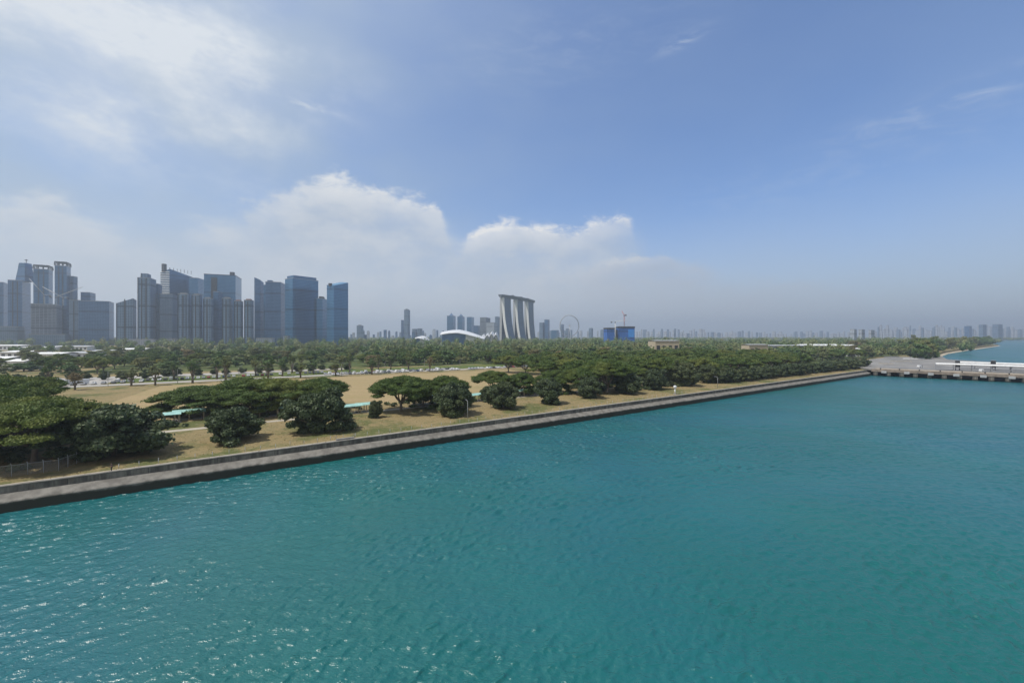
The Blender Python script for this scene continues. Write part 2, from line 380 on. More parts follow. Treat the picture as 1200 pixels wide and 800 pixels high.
def m_wall():
    m, N, b = mat('stained_seawall_concrete')
    uv = N.new('ShaderNodeUVMap').outputs[0]; sp = N.new('ShaderNodeSeparateXYZ'); N.l.new(uv, sp.inputs[0]); u = sp.outputs[0]
    g = N.new('ShaderNodeNewGeometry'); p = g.outputs['Position']; q = N.new('ShaderNodeSeparateXYZ'); N.l.new(p, q.inputs[0]); z = q.outputs[2]
    streak = N.noise(N.comb(N.m('MULTIPLY', u, 1.1), N.m('MULTIPLY', z, .12)), 1., 5, .65)
    blot = N.noise(p, .35, 6, .65)
    c = N.mix(N.ss(streak, .36, .66), (.09, .08, .066, 1), (.24, .22, .185, 1))
    c = N.mix(N.ss(blot, .42, .7, 0, .6), c, (.055, .055, .052, 1))
    rust = N.noise(p, .9, 4, .6)
    c = N.mix(N.ss(rust, .60, .76, 0, .4), c, (.20, .12, .07, 1))
    wet = N.ss(N.m('ADD', z, N.m('MULTIPLY', N.m('SUBTRACT', blot, .5), .9)), .55, 1.3, 1., 0.)   # weed below the tide mark
    c = N.mix(wet, c, (.018, .021, .017, 1))
    jt = N.m('LESS_THAN', N.m('FRACT', N.m('DIVIDE', u, 12.)), .012)
    c = N.mix(N.m('MULTIPLY', jt, .8), c, (.03, .03, .03, 1))
    N.l.new(c, b.inputs['Base Color']); b.inputs['Roughness'].default_value = .85
    bn = N.new('ShaderNodeBump'); bn.inputs['Distance'].default_value = .12; N.l.new(blot, bn.inputs['Height']); N.l.new(bn.outputs[0], b.inputs['Normal'])
    return m
M['wall'] = m_wall()
def m_ledge():
    m, N, b = mat('pale_ledge_concrete')
    p = N.new('ShaderNodeNewGeometry').outputs['Position']; q = N.new('ShaderNodeSeparateXYZ'); N.l.new(p, q.inputs[0]); z = q.outputs[2]
    n = N.noise(p, .5, 6, .65)
    c = N.mix(N.ss(n, .3, .7), (.13, .12, .103, 1), (.24, .225, .195, 1))
    wet = N.ss(N.m('ADD', z, N.m('ADD', N.m('MULTIPLY', N.m('SUBTRACT', n, .5), 1.1), N.m('MULTIPLY', N.m('SUBTRACT', N.noise(p, .07, 3), .5), 1.0))), 1.35, 2.0, 1., 0.)
    c = N.mix(wet, c, (.030, .031, .022, 1))
    N.l.new(c, b.inputs['Base Color']); b.inputs['Roughness'].default_value = .85
    return m
M['ledge'] = m_ledge()

M['apronline'] = M['white_c']
FAC = {
 'slate': facade('slate_glass_facade', (.022, .080, .19), (.06, .155, .31), 3.9, 3.2, .30, .2),
 'blue': facade('blue_glass_facade', (.025, .125, .27), (.07, .20, .34), 4.1, 1.8, .18, .12, .15, .6),
 'deep': facade('deep_blue_glass_facade', (.016, .085, .20), (.045, .15, .29), 4.1, 2.4, .2, .14, .15, .6),
 'resi': facade('balcony_facade', (.025, .065, .14), (.20, .30, .43), 4.4, 5.4, .38, .3, .5, .1, big=17),
 'stripe': facade('white_banded_facade', (.06, .09, .12), (.55, .58, .60), 4.6, 60, .45, .01, .5, .1),
 'hotel': facade('hotel_glass_facade', (.018, .045, .075), (.05, .09, .13), 3.6, 4, .25, .1, .2, .4),
 'pale': facade('pale_block_facade', (.16, .20, .27), (.44, .47, .52), 3.2, 4.5, .45, .35, .6, .05),
 'grey': facade('grey_block_facade', (.05, .10, .18), (.17, .245, .34), 3.6, 3.6, .35, .25, .5, .15),
 'frame': facade('open_concrete_frame', (.05, .06, .08), (.25, .29, .35), 4.2, 7.5, .28, .14, .8, 0),
}
M['scaf'] = FAC['frame']

# ------------------------------------------------------------------ water, land
FAR = 9000
def sheet(name, pts, z, m, kind='structure', label=None):
    b = MB(); b.face([(p[0], p[1], z) for p in pts]); o = b.build(name, m); tag(o, label, None, None, kind); return o
def sea():
    """wind sea: many trochoidal waves on one sheet whose tessellation coarsens with distance"""
    st = .0033
    ys = [18.]
    while ys[-1] < 330: ys.append(ys[-1]*(1+st))
    while ys[-1] < FAR: ys.append(ys[-1]*(1.02 if ys[-1] < 1200 else 1.08))
    ys = np.array(ys); ts = np.arange(-1.5, 1.5001, st)
    Yg, Tg = np.meshgrid(ys, ts, indexing='ij'); X = Yg*Tg; Y = Yg.copy(); Z = np.zeros_like(X)
    g = np.random.default_rng(5); sp = Yg*st
    gust = np.zeros_like(X)
    for i in range(14):
        th = g.uniform(0, 6.28); k = 2*math.pi/g.uniform(18, 90); gust += np.sin(k*(X*math.cos(th)+Y*math.sin(th))+g.uniform(0, 6.28))
    gust = np.clip(1+gust*.085, .5, 1.5)
    n = 130; dx = np.zeros_like(X); dy = np.zeros_like(X)
    for i in range(n):
        lam = math.exp(g.uniform(math.log(.38), math.log(2.8))); k = 2*math.pi/lam
        th = R(-55+180)+g.normal()*R(38)                       # travel direction; crests lie across it
        sl = .0315*(1. if lam < 1.6 else .85); a = sl/k
        fade = np.clip((lam/sp-2.6)/2.5, 0, 1)*gust
        ph = k*(X*math.cos(th)+Y*math.sin(th))+g.uniform(0, 6.28)
        Z += a*fade*np.cos(ph); q = .75*a*fade*np.sin(ph); dx -= q*math.cos(th); dy -= q*math.sin(th)
    P = np.stack([X+dx, Y+dy, Z], -1).astype(np.float32)
    nr, nc = X.shape; P = P.reshape(-1, 3)
    i0 = (np.arange(nr-1)[:, None]*nc+np.arange(nc-1)[None]).ravel()
    f = np.stack([i0, i0+1, i0+nc+1, i0+nc], 1)
    # calm water outside the modelled wind sea: to the sides and behind the viewer
    b0 = len(P); T = ts[-1]; y0, y1 = ys[0], ys[-1]
    ex = np.array([(-T*y0, y0, 0), (T*y0, y0, 0), (T*y1, y1, 0), (-T*y1, y1, 0), (-2*FAR, y1, 0), (2*FAR, y1, 0), (-2*FAR, -900, 0), (2*FAR, -900, 0)], np.float32)
    P = np.vstack([P, ex]); ef = np.array([(b0+6, b0+7, b0+1, b0+0), (b0+7, b0+5, b0+2, b0+1), (b0+6, b0+0, b0+3, b0+4)])
    f = np.vstack([f, ef]).astype(np.int32)
    me = bpy.data.meshes.new('water'); me.vertices.add(len(P)); me.vertices.foreach_set('co', P.ravel())
    me.loops.add(f.size); me.loops.foreach_set('vertex_index', f.ravel()); me.polygons.add(len(f))
    me.polygons.foreach_set('loop_start', np.arange(0, f.size, 4, dtype=np.int32)); me.polygons.foreach_set('loop_total', np.full(len(f), 4, np.int32))
    me.polygons.foreach_set('use_smooth', np.ones(len(f), bool)); me.materials.append(M['water']); me.update(calc_edges=True)
    o = bpy.data.objects.new('water', me); COL.objects.link(o); tag(o, kind='structure')
sea()
wl = A0-E1*700
coast = [(482, 464), (560, 545), (618, 612), (760, 735), (950, 880), (1220, 1080), (1500, 1290), (1600, 1400), (1560, 1560), (1700, 2000), (2300, 2650), (3400, 3000), (5000, 3150), (FAR, 3250)]
gpoly = [tuple((wl+N1*2.6).xy), tuple((B0+N1*2.6).xy), (330, 395), (430, 445)]+coast+[(FAR, FAR), (-FAR, FAR), (-FAR, wl.y)]
b = MB(); b.prism(gpoly, -1, G); gr = b.build('ground', M['ground']); tag(gr, kind='structure')
# beach along the far shore
bm = MB()
for i in range(1, 9):
    p, q = Vector(coast[i-1]), Vector(coast[i]); d = (q-p).normalized(); n = Vector((d.y, -d.x))
    w = 6 if i > 1 else 4
    bm.face([(p.x-n.x*8, p.y-n.y*8, G+.02), (p.x+n.x*w, p.y+n.y*w, -.3), (q.x+n.x*w, q.y+n.y*w, -.3), (q.x-n.x*8, q.y-n.y*8, G+.02)])
tag(bm.build('beach', M['sand']), kind='structure')
def sds(name, pts, z, m): return sheet(name, [tuple(sd_(s, d).xy) for s, d in pts], z, m)
sds('dry_field', [(-6, 62), (20, 58), (90, 56), (150, 58), (200, 70), (215, 120), (225, 168), (120, 183), (40, 188), (4, 190), (-4, 140), (-10, 100)], G+.010, M['field'])
sds('footpath', [(-700, 2.9), (458, 2.9), (458, 4.6), (-700, 4.6)], G+.012, M['path'])
sds('inner_path', [(-60, 43), (60, 41), (200, 38), (430, 34), (430, 37), (200, 41), (60, 44), (-60, 46)], G+.014, M['path'])
sds('road', [(-330, 214), (-120, 212), (-10, 203), (100, 198), (240, 186), (430, 178), (430, 186), (240, 195), (100, 208), (-10, 213), (-120, 222), (-330, 224)], G+.016, M['asphalt'])
wf = [tuple(sd_(a_, b_).xy) for a_, b_ in [(-60, 320), (100, 268), (250, 236), (250, 200), (262, 180), (205, 100), (205, 48), (440, 36), (456, 34)]]
sheet('woodland_floor', wf+[(300, 392), (338, 438), (455, 530), (594, 624), (738, 747), (928, 892), (1190, 1092), (1470, 1310), (1540, 1500), (3400, 3200), (-3000, 5000)], G+.006, M['woodfloor'])
sds('lawn', [(-20, 216), (100, 211), (260, 198), (280, 232), (120, 246), (-20, 250)], G+.018, M['lawn'])
sds('car_park', [(-330, 226), (-24, 216), (-24, 250), (120, 250), (120, 262), (-330, 300)], G+.020, M['asphalt'])
# kerb along the road
k = MB()
for (s0, d0), (s1, d1) in zip([(-120, 211.4), (-10, 202.4), (100, 197.4)], [(-10, 202.4), (100, 197.4), (240, 185.4)]):
    k.ext([(0, G), (.3, G), (.3, G+.14), (0, G+.14)], sd_(s0, d0), sd_(s1, d1), N1)
tag(k.build('kerb', M['conc']), kind='structure')

# ------------------------------------------------------------------ seawall
sw = empty('seawall', (A0.x, A0.y, 0)); tag(sw, 'long stained concrete seawall with a pale ledge along the water', 'seawall')
inv = Vector((A0.x, A0.y, 0))
def rel(o): o.location = -inv; return o
P0, P1 = A0-E1*700, B0
b = MB(); b.ext([(2.0, -1), (2.0, 4.12), (2.8, 4.12), (2.8, -1)], P0, P1, N1); rel(b.build('parapet_wall', M['wall'], sw))
b = MB(); b.ext([(1.9, 4.13), (1.9, 4.30), (2.8, 4.30), (2.8, 4.13)], P0, P1, N1); rel(b.build('cap', M['ledge'], sw))
b = MB(); b.ext([(-.3, -1), (-.2, 1.75), (-.05, 1.95), (1.75, 2.95), (1.99, 2.98), (1.99, -1)], P0, P1, N1); rel(b.build('ledge', M['ledge'], sw))
# ------------------------------------------------------------------ jetty
JD = Vector((57, -52)).normalized(); JN = Vector((-JD.y, JD.x))       # along the berth; JN points away from the camera's water
jt = empty('jetty', (B0.x, B0.y, 0)); tag(jt, 'long concrete berth on piles running out to the right over the sea', 'jetty')
def jp(s, d): p = B0+JD*s+JN*d; return (p.x, p.y)
jinv = Vector((-B0.x, -B0.y, 0))
b = MB()
deck = [(B0.x, B0.y), jp(190, 0), jp(190, 100), (486, 392), (486, 466), (545, 530), (470, 520), (350, 430), (300, 380)]
b.prism(deck, 4.2, 5.3, bot=True); b.build('deck', M['apron'], jt, jinv)
b = MB(); b.ext([(-.5, 3.4), (-.5, 5.45), (.35, 5.45), (.35, 3.4)], jp(0.6, 0), jp(190, 0), JN); b.build('fascia_beam', plain('brown_concrete', (.25, .20, .16), .85, sc=.3, var=.35), jt, jinv)
for i in range(24):
    b = MB(); c = jp(3+i*7.6, .8); b.obox(c, JD, 1.3, 1.0, -1, 4.19); b.build('pile', M['wall'], jt, jinv)
for i in range(14):
    b = MB(); c = jp(8+i*13, -1.0); b.obox(c, JD, 1.5, .48, 2.6, 4.3); b.build('fender', M['roofgrey'], jt, jinv)
# low kerb of the berth and a road strip upon it
b = MB(); b.ext([(0, 5.3), (0, 5.75), (.6, 5.75), (.6, 5.3)], jp(1.5, 14), jp(188, 14), JN); b.build('traffic_kerb', M['conc'], jt, jinv)
b = MB(); b.ext([(0, 5.305), (9, 5.305)], jp(3, 2), jp(188, 2), JN, closed=False); b.build('roadway', plain('tan_roadway', (.34, .27, .19), .9, sc=.2), jt, jinv)
b = MB(); b.ext([(0, 5.305), (12, 5.305)], jp(5, 30), jp(188, 30), JN, closed=False); b.build('service_lane', M['road'], jt, jinv)

def gangway(name, s0, s1, d, z, label):
    r = empty(name, (*jp(s0, d), 5.3)); tag(r, label, 'covered walkway')
    iv = Vector((-jp(s0, d)[0], -jp(s0, d)[1], -5.3))
    b = MB(); b.ext([(-2.2, z), (2.2, z), (2.3, z+.5), (0, z+1.1), (-2.3, z+.5)], jp(s0, d), jp(s1, d), JN); b.build('roof', M['white'], r, iv)
    b = MB(); b.ext([(-1.8, z-2.6), (1.8, z-2.6), (1.8, z-2.2), (-1.8, z-2.2)], jp(s0, d), jp(s1, d), JN); b.build('walkway_floor', M['grey'], r, iv)
    n = int((s1-s0)/9)+1
    for i in range(n):
        b = MB(); c = jp(s0+i*(s1-s0)/(n-1), d); b.obox(c, JD, .22, 1.9, 5.31, z); b.build('support', M['grey'], r, iv)
gangway('boarding_walkway', 38, 86, 26, 9.6, 'nearer white-roofed boarding walkway raised above the berth')
gangway('boarding_walkway', 52, 116, 52, 10.0, 'farther white-roofed boarding walkway at the back of the berth')
for s, d, lb in ((50, 29.6, 'dark boarding tower standing under the nearer white walkway'), (70, 46, 'dark boarding tower where the farther white walkway begins'), (92, 38, 'dark boarding tower between the two white walkways'), (106, 56, 'dark boarding tower near the right end of the farther walkway'), (128, 52, 'rightmost dark boarding tower on the berth')):
    r = empty('boarding_tower', (*jp(s, d), 5.3), math.atan2(JD.y, JD.x)); tag(r, lb, 'boarding tower', 'dark boarding towers on the berth')
    for x in (-1, 1):
        for y in (-1.3, 1.3):
            b = MB(); b.box(x-.15, x+.15, y-.15, y+.15, 0.01, 2.6); b.build('leg', M['dark'], r)
    b = MB(); b.box(-1.2, 1.2, -1.5, 1.5, 2.6, 7.4); b.build('cabin', M['dark'], r)
    b = MB(); b.box(-1.4, 1.4, -1.7, 1.7, 7.4, 7.7); b.build('roof', M['grey'], r)
b = MB()
# bollards on the berth
first = None
for i in range(12):
    if first is None:
        q = MB(); q.tube([(0, 0, 0), (0, 0, .5), (0, 0, .62), (0, 0, .8)], [.3, .22, .42, .34], 10)
        first = q.build('mooring_bollard', M['dark']); o = first
    else: o = first.copy(); COL.objects.link(o)
    o.location = (*jp(6+i*11, .9), 5.3); o.scale = (1.3,)*3
    tag(o, 'black mooring bollard on the front edge of the berth', 'bollard', 'mooring bollards on the berth edge')
for i, (px, py, L, h, mm, lb) in enumerate([(1040, 426.5, 14, 1.0, 'conc', 'long low concrete barrier at the left of the berth yard'), (1056, 423.5, 20, .9, 'conc', 'low concrete barrier in the middle of the berth yard'), (1072, 420.5, 26, .9, 'white_c', 'white low barrier at the back of the berth yard'), (1046, 418.5, 22, 1.1, 'grey', 'grey low barrier far back in the berth yard'), (1098, 418, 18, 1.0, 'conc', 'low barrier where the yard meets the beach')]):
    p = at(px, py, 5.3); r = empty('road_barrier', p, -.25+.1*i); tag(r, lb, 'barrier')
    for k_b in range(int(L/4)):
        b = MB(); x_ = -L/2+k_b*4; b.ext([(-.35, 0.01), (.35, 0.01), (.12, h), (-.12, h)], (x_, 0), (x_+3.7, 0), (0, 1)); b.build('barrier_block', M[mm], r)


# ------------------------------------------------------------------ vegetation
def leaf_mesh(name, blobs, per, size, m, inner=True, flat=.0):
    V, Fq = [], []
    C = np.array([q[:3] for q in blobs], float); Rr = np.array([q[3:6] for q in blobs], float)
    n = len(blobs)*per
    idx = np.repeat(np.arange(len(blobs)), per)
    d = RNG.normal(size=(n, 3)); d[:, 2] = np.where(d[:, 2] < -.25, -d[:, 2]*.7, d[:, 2]); d /= np.linalg.norm(d, axis=1)[:, None]
    rr = RNG.uniform(.72, 1.08, n)[:, None]*(1+.12*RNG.normal(size=(n, 1)))
    P = C[idx]+d*Rr[idx]*rr
    nn = d*.8+RNG.normal(size=(n, 3))*.55; nn[:, 2] += flat; nn /= np.linalg.norm(nn, axis=1)[:, None]
    t = np.cross(nn, RNG.normal(size=(n, 3))); t /= np.linalg.norm(t, axis=1)[:, None]; bt = np.cross(nn, t)
    s = size*RNG.uniform(.55, 1.35, n)[:, None]
    q = np.stack([P-t*s*.5-bt*s*.25, P+t*s*.5-bt*s*.32, P+t*s*.42+bt*s*.38, P-t*s*.45+bt*s*.3], 1).reshape(-1, 3)
    verts = q; nf = n
    loops = np.arange(n*4)
    starts = np.arange(0, n*4, 4); tot = np.full(n, 4)
    if inner:
        ico_v = []; ico_f = []
        import bmesh
        bmm = bmesh.new(); bmesh.ops.create_icosphere(bmm, subdivisions=1, radius=1); iv = np.array([v.co[:] for v in bmm.verts]); fi = np.array([[v.index for v in f.verts] for f in bmm.faces]); bmm.free()
        vs = (C[:, None, :]+iv[None]*Rr[:, None, :]*.74).reshape(-1, 3)
        fs = (fi[None]+(np.arange(len(blobs))*len(iv))[:, None, None]+len(verts)).reshape(-1, 3)
        verts = np.vstack([verts, vs]); l0 = len(loops)
        loops = np.concatenate([loops, fs.ravel()]); starts = np.concatenate([starts, l0+np.arange(0, fs.size, 3)]); tot = np.concatenate([tot, np.full(len(fs), 3)]); nf += len(fs)
    me = bpy.data.meshes.new(name); me.vertices.add(len(verts)); me.vertices.foreach_set('co', verts.astype(np.float32).ravel())
    me.loops.add(len(loops)); me.loops.foreach_set('vertex_index', loops.astype(np.int32))
    me.polygons.add(nf); me.polygons.foreach_set('loop_start', starts.astype(np.int32)); me.polygons.foreach_set('loop_total', tot.astype(np.int32))
    me.materials.append(m); me.update(calc_edges=True); me.validate()
    return me
def proto_tree(name, blobs, per, size, m, trunk):
    r = empty(name)
    c = bpy.data.objects.new('crown', leaf_mesh('crown', blobs, per, size, m)); COL.objects.link(c); c.parent = r
    if trunk:
        trunk.build('trunk', M['bark'], r)
    return r
def limb(mb, a, b, r0, r1, sag=.15, n=5):
    a, b = Vector(a), Vector(b); pts = []; j = Vector((rnd.uniform(-1, 1), rnd.uniform(-1, 1), 0))*(b-a).length*.07
    for i in range(n+1):
        t = i/n; p = a.lerp(b, t); p.z += math.sin(t*math.pi)*sag*(b-a).length*-.5; p += j*math.sin(t*math.pi); pts.append(p)
    mb.tube(pts, [r0+(r1-r0)*i/n for i in range(n+1)], 6)
def rain_tree(Rc=12, Ht=14, nb=70, per=240, leaf=.40, under=5.5, m='rain', drop=.27, skirt=0.):
    bl = []; tips = []
    lobes = [(rnd.uniform(0, 6.28), rnd.uniform(.75, 1.12)) for _ in range(5)]
    for i in range(nb):
        th = rnd.uniform(0, 2*math.pi); rr = math.sqrt(rnd.random())
        ext = 1+.16*math.sin(2*th+lobes[0][0])+.10*math.sin(3*th+lobes[1][0])+.07*math.sin(5*th+lobes[2][0])
        r = rr*Rc*ext; z = Ht-1.4-(rr**2.0)*Ht*drop+rnd.uniform(-1.0, .6)
        if rnd.random() < .25: z -= rnd.uniform(1.2, 2.6)*(1+skirt)
        k = rnd.uniform(1.5, 2.7)*Rc/12
        bl.append((r*math.cos(th), r*math.sin(th), z, k*rnd.uniform(.9, 1.35), k*rnd.uniform(.9, 1.35), k*rnd.uniform(.42, .62)))
        tips.append(Vector(bl[-1][:3]))
    mb = MB(); k = Ht*.24
    fork = Vector((rnd.uniform(-.4, .4), rnd.uniform(-.4, .4), k))
    mb.tube([(0, 0, -.3), (0, 0, .5), tuple(fork*.6), tuple(fork)], [.85, .6, .5, .48], 9)
    nl = 7
    for i in range(nl):
        th = 2*math.pi*i/nl+rnd.uniform(-.3, .3); rr = Rc*rnd.uniform(.3, .45)
        mid = Vector((rr*math.cos(th), rr*math.sin(th), Ht*.62+rnd.uniform(-.5, .6)))
        limb(mb, fork, mid, .36, .2, .25)
        near = sorted(tips, key=lambda q: (q.xy-mid.xy*1.5).length)[:7]
        for q in near: limb(mb, mid, q-Vector((0, 0, .3)), .15, .05, .12, 4)
    return proto_tree('rain_tree', bl, per, leaf, M[m], mb)
def bush_tree(Rc=5, Ht=7, nb=60, per=230, leaf=.36, m='bush', name='round_tree', z0=.16, trunkh=None):
    bl = []; ph_ = rnd.uniform(0, 6)
    cz = Ht*(.5+z0/2); hz = Ht*(1-z0)/2
    for i in range(nb):
        d = Vector((rnd.gauss(0, 1), rnd.gauss(0, 1), rnd.gauss(0, 1)+.25)).normalized(); q = rnd.uniform(.58, 1.0)
        th_ = math.atan2(d.y, d.x); q *= 1+.14*math.sin(2*th_+ph_)+.11*math.sin(3*th_+d.z*2+2*ph_)+.09*math.sin(5*d.z+th_*2)
        k = rnd.uniform(.5, 1.3)*Rc/5
        bl.append((d.x*Rc*q, d.y*Rc*q, cz+d.z*hz*q, k*1.15, k*1.15, k*.8))
    for i in range(6): bl.append((rnd.uniform(-.3, .3)*Rc, rnd.uniform(-.3, .3)*Rc, cz+rnd.uniform(-.3, .2)*hz, Rc*.45, Rc*.45, hz*.45))
    mb = MB(); mb.tube([(0, 0, -.3), (0, 0, Ht*.3), (.1, .1, Ht*.6)], [.035*Ht+.05, .03*Ht, .012*Ht], 7)
    for i in range(6):
        th = i*1.05+rnd.uniform(-.2, .2)
        limb(mb, (0, 0, Ht*rnd.uniform(.12, .3)), (Rc*.7*math.cos(th), Rc*.7*math.sin(th), cz+rnd.uniform(-.1, .3)*hz), .014*Ht, .004*Ht+.02, .1, 4)
    return proto_tree(name, bl, per, leaf, M[m], mb)

rain_hi = [rain_tree(12, 14, 120, 330, .34), rain_tree(12, 13, 110, 330, .34), rain_tree(12, 15, 120, 330, .34)]
rain_dense = [rain_tree(12, 14, 165, 300, .34, drop=.40, skirt=1.6), rain_tree(12, 13.5, 165, 300, .34, drop=.42, skirt=1.7)]
rain_lo = [rain_tree(12, 14.5, 60, 130, .62), rain_tree(12, 13.5, 55, 130, .62), rain_tree(12, 15, 60, 130, .62)]
bush_hi = [bush_tree(5, 6.2, 95, 260, .38, z0=-.12), bush_tree(5, 6.6, 95, 260, .38, z0=-.12), bush_tree(5, 6.0, 95, 260, .38, z0=-.12)]
bush_lo = [bush_tree(5, 7, 50, 110, .55, z0=-.08), bush_tree(5, 6.6, 50, 110, .55, z0=-.08)]
street = [bush_tree(2.9, 13, 22, 80, .55, 'street', 'street_tree', .34), bush_tree(2.6, 14, 20, 80, .55, 'street', 'street_tree', .38), bush_tree(3.2, 12, 22, 80, .55, 'pale', 'street_tree', .32)]
wood = [bush_tree(6.5, 12, 40, 110, .75, 'wood', 'woodland_tree', -.05), bush_tree(7.5, 11, 36, 110, .75, 'wood', 'woodland_tree', -.05), bush_tree(6, 13, 32, 110, .75, 'pale', 'woodland_tree', .1), bush_tree(5.5, 10, 30, 110, .75, 'wood', 'woodland_tree', -.05)]
used = set()
def plant(protos, loc, sx, sz, label, cat='tree', group=None, rz=None, name=None):
    p = rnd.choice(protos)
    if p.name not in used: used.add(p.name); o = p
    else: o = copy_tree(p)
    o.location = loc; o.rotation_euler = (0, 0, rnd.uniform(0, 6.28) if rz is None else rz)
    o.scale = (sx*rnd.uniform(.95, 1.05), sx*rnd.uniform(.95, 1.05), sz)
    tag(o, label, cat, group); return o

# -- round glossy trees of the front row: photo centre, ground row, width and height in photo pixels
front = [(133, 541, 108, 58, 'largest round dark glossy tree, beside the wire fence at left'),
 (272, 520, 64, 40, 'round dark tree in front of the leftmost umbrella tree on the field side'),
 (371, 510, 68, 50, 'big round dark tree right of the pair of umbrella trees'),
 (533, 489, 46, 36, 'round dark tree in front of the right half of the branching rain tree'),
 (590, 481, 38, 30, 'round dark shoreline tree just left of a teal shelter roof'),
 (645, 475, 34, 28, 'round dark shoreline tree right of the last teal shelter roof'),
 (690, 468, 33, 26, 'round shoreline tree left of the forked rain tree trunk'),
 (735, 463, 34, 25, 'round shoreline tree right of the forked rain tree trunk'),
 (768, 458, 28, 23, 'grey-green round tree just left of the white beacon post'),
 (800, 454, 34, 27, 'green round tree directly behind the white beacon post'),
 (829, 450, 24, 20, 'small round tree just right of the white beacon post')]
for i, (px, py, w, h, lb) in enumerate(front):
    p = at(px, py-1); dep = p.y; rx = w/2/F*dep*1.02; hh = h/F*dep
    p = at(px, py-1)+Vector(((px-600)/F, 1, 0)).normalized()*rx*.55
    plant(bush_hi, p, rx/5*.93, hh/6.5, lb, 'tree', 'round dark trees along the shore')
px = 846
while px < 1016:
    y = 449-(px-846)*(449-430)/170
    p = at(px, y); rx = 5.6*rnd.uniform(.85, 1.2)
    p += Vector(((px-600)/F, 1, 0)).normalized()*3
    plant(bush_lo, p, rx/5, rnd.uniform(.95, 1.25), 'round grey-green tree in the unbroken shoreline row between beacon and jetty', 'tree', 'round trees of the row leading to the jetty')
    px += 9.5*(1-(px-846)/170*.35)

# -- individual umbrella trees
umb = [(40, 541, 132, 'nearest big rain tree with spreading crown behind the wire fence', 12.5, 14.5),
 (470, 481, 84, 'open umbrella rain tree with visible pale branches before the field', 10.6, 13.2),
 (524, 476, 56, 'umbrella tree right of and touching the open rain tree', 8, 13.0),
 (578, 462, 60, 'low flat umbrella tree at the right end of the field', 9.5, 10.5),
 (712, 460, 80, 'rain tree with forked trunk showing behind the shoreline row', 11.5, 15)]
for px, py, w, lb, rc, ht in umb:
    plant(rain_hi, at(px, py), rc/12, ht/14, lb, 'tree', 'umbrella-crowned rain trees')
for px, py, w, ht, lb in [(234, 484, 78, 10.0, 'low dark dense tree at the left of the merged clump before the field'), (292, 484, 84, 13.6, 'tallest dark tree in the middle of the merged clump before the field'), (328, 483, 70, 13.0, 'dark spreading tree right of the middle of the merged clump'), (372, 480, 66, 12.8, 'flat-crowned tree reaching over the big round tree at the right end of the merged clump')]:
    plant(rain_dense if px < 360 else rain_hi, at(px, py), w/2/F*at(px, py).y/11.5, ht/14, lb, 'tree', 'merged clump of dark trees before the field')
plant(rain_dense, at(612, 462), .62, .75, 'dark low tree above the two teal shelters at the right end', 'tree')
plant(rain_dense, at(650, 460), .68, .85, 'dark tree behind the round tree right of the shelters', 'tree')
plant(rain_dense, at(496, 476), .6, .8, 'dense low tree between the open rain tree and the round tree', 'tree')
plant(bush_hi, at(440, 489), .45, .85, 'small bushy tree at the foot of the open rain tree', 'tree')
plant(bush_hi, at(402, 492), .55, .55, 'low shrub beside the big round tree by the teal shelter', 'shrub')
plant(bush_hi, at(572, 470), .7, .95, 'brownish leafy tree left of the third teal shelter', 'tree')
# left clump of rain trees
for s, d, k in [(-38, 20, 1.0), (-14, 30, .9), (-25, 26, 1.05), (-22, 44, 1.1), (-9, 42, .8), (-44, 34, 1.1), (-48, 60, 1.15), (-24, 68, 1.1), (-14, 60, .8), (-66, 52, 1.1), (-72, 84, 1.15), (-46, 90, 1.1), (-28, 94, .9), (-95, 105, 1.1), (-68, 115, 1.1), (-40, 118, 1.05), (-30, 128, .85), (-90, 75, 1.1), (-118, 95, 1.1), (-50, 140, .85), (-38, 150, .75)]:
    plant(rain_hi if d < 70 else rain_lo, sd_(s, d), k, k*1.12 if d < 100 else k*.95, 'rain tree in the dense clump at the left edge of the dry field', 'tree', 'rain trees of the left clump')
# right canopy
n = 0
for s in range(128, 470, 21):
    for d in (36, 58, 80, 104, 128, 152):
        ss, dd = s+rnd.uniform(-5, 5)-d*.0, d+rnd.uniform(-4, 4)
        if s < 200 and d > 50 and ss < 190+ (0 if d < 90 else 25): continue
        if d == 36 and s > 440: continue
        if s < 150: continue
        kk = rnd.uniform(.8, 1.05)
        plant(rain_hi if (s < 230 and d < 50) else rain_lo, sd_(ss, dd), kk*(.85 if d == 36 else 1), rnd.uniform(.82, 1.05), 'rain tree in the continuous flat canopy right of the field', 'tree', 'rain trees of the right-hand canopy'); n += 1
# -- street trees along the road
for s, d in [(-60, 192), (-44, 208), (-30, 190), (-12, 197), (2, 193), (8, 222), (18, 194), (28, 215), (36, 196), (48, 224), (55, 194), (66, 212), (76, 192), (88, 218), (96, 193), (108, 214), (118, 190), (130, 212), (142, 222), (152, 205), (165, 188), (-75, 230), (-95, 200), (-110, 236), (34, 240), (72, 238), (112, 238)]:
    plant(street, sd_(s+rnd.uniform(-3, 3), d), rnd.uniform(.85, 1.35), rnd.uniform(.72, 1.12), 'slim street tree with bare lower trunk beside the car park road', 'tree', 'street trees behind the dry field')
for i in range(26):
    s = -110+i*9+rnd.uniform(-3, 3)
    plant(bush_lo, sd_(s, 252+rnd.uniform(-4, 6)), rnd.uniform(.5, .8), rnd.uniform(.5, .9), 'low shrub in the strip behind the parked cars', 'shrub', 'shrubs behind the car park')
yel = [bush_tree(5, 5, 40, 60, .8, 'yellow', 'shrub', -.1)]
for i in range(26):
    px = 104+i*4.4; p = at(px+rnd.uniform(-1, 1), 425.5-(i%3)*2.2)
    plant(yel, p, rnd.uniform(.9, 1.4), rnd.uniform(.7, 1.1), 'yellow-green shrub in the bright row beyond the coaches', 'shrub', 'yellow-green shrubs beyond the coaches')
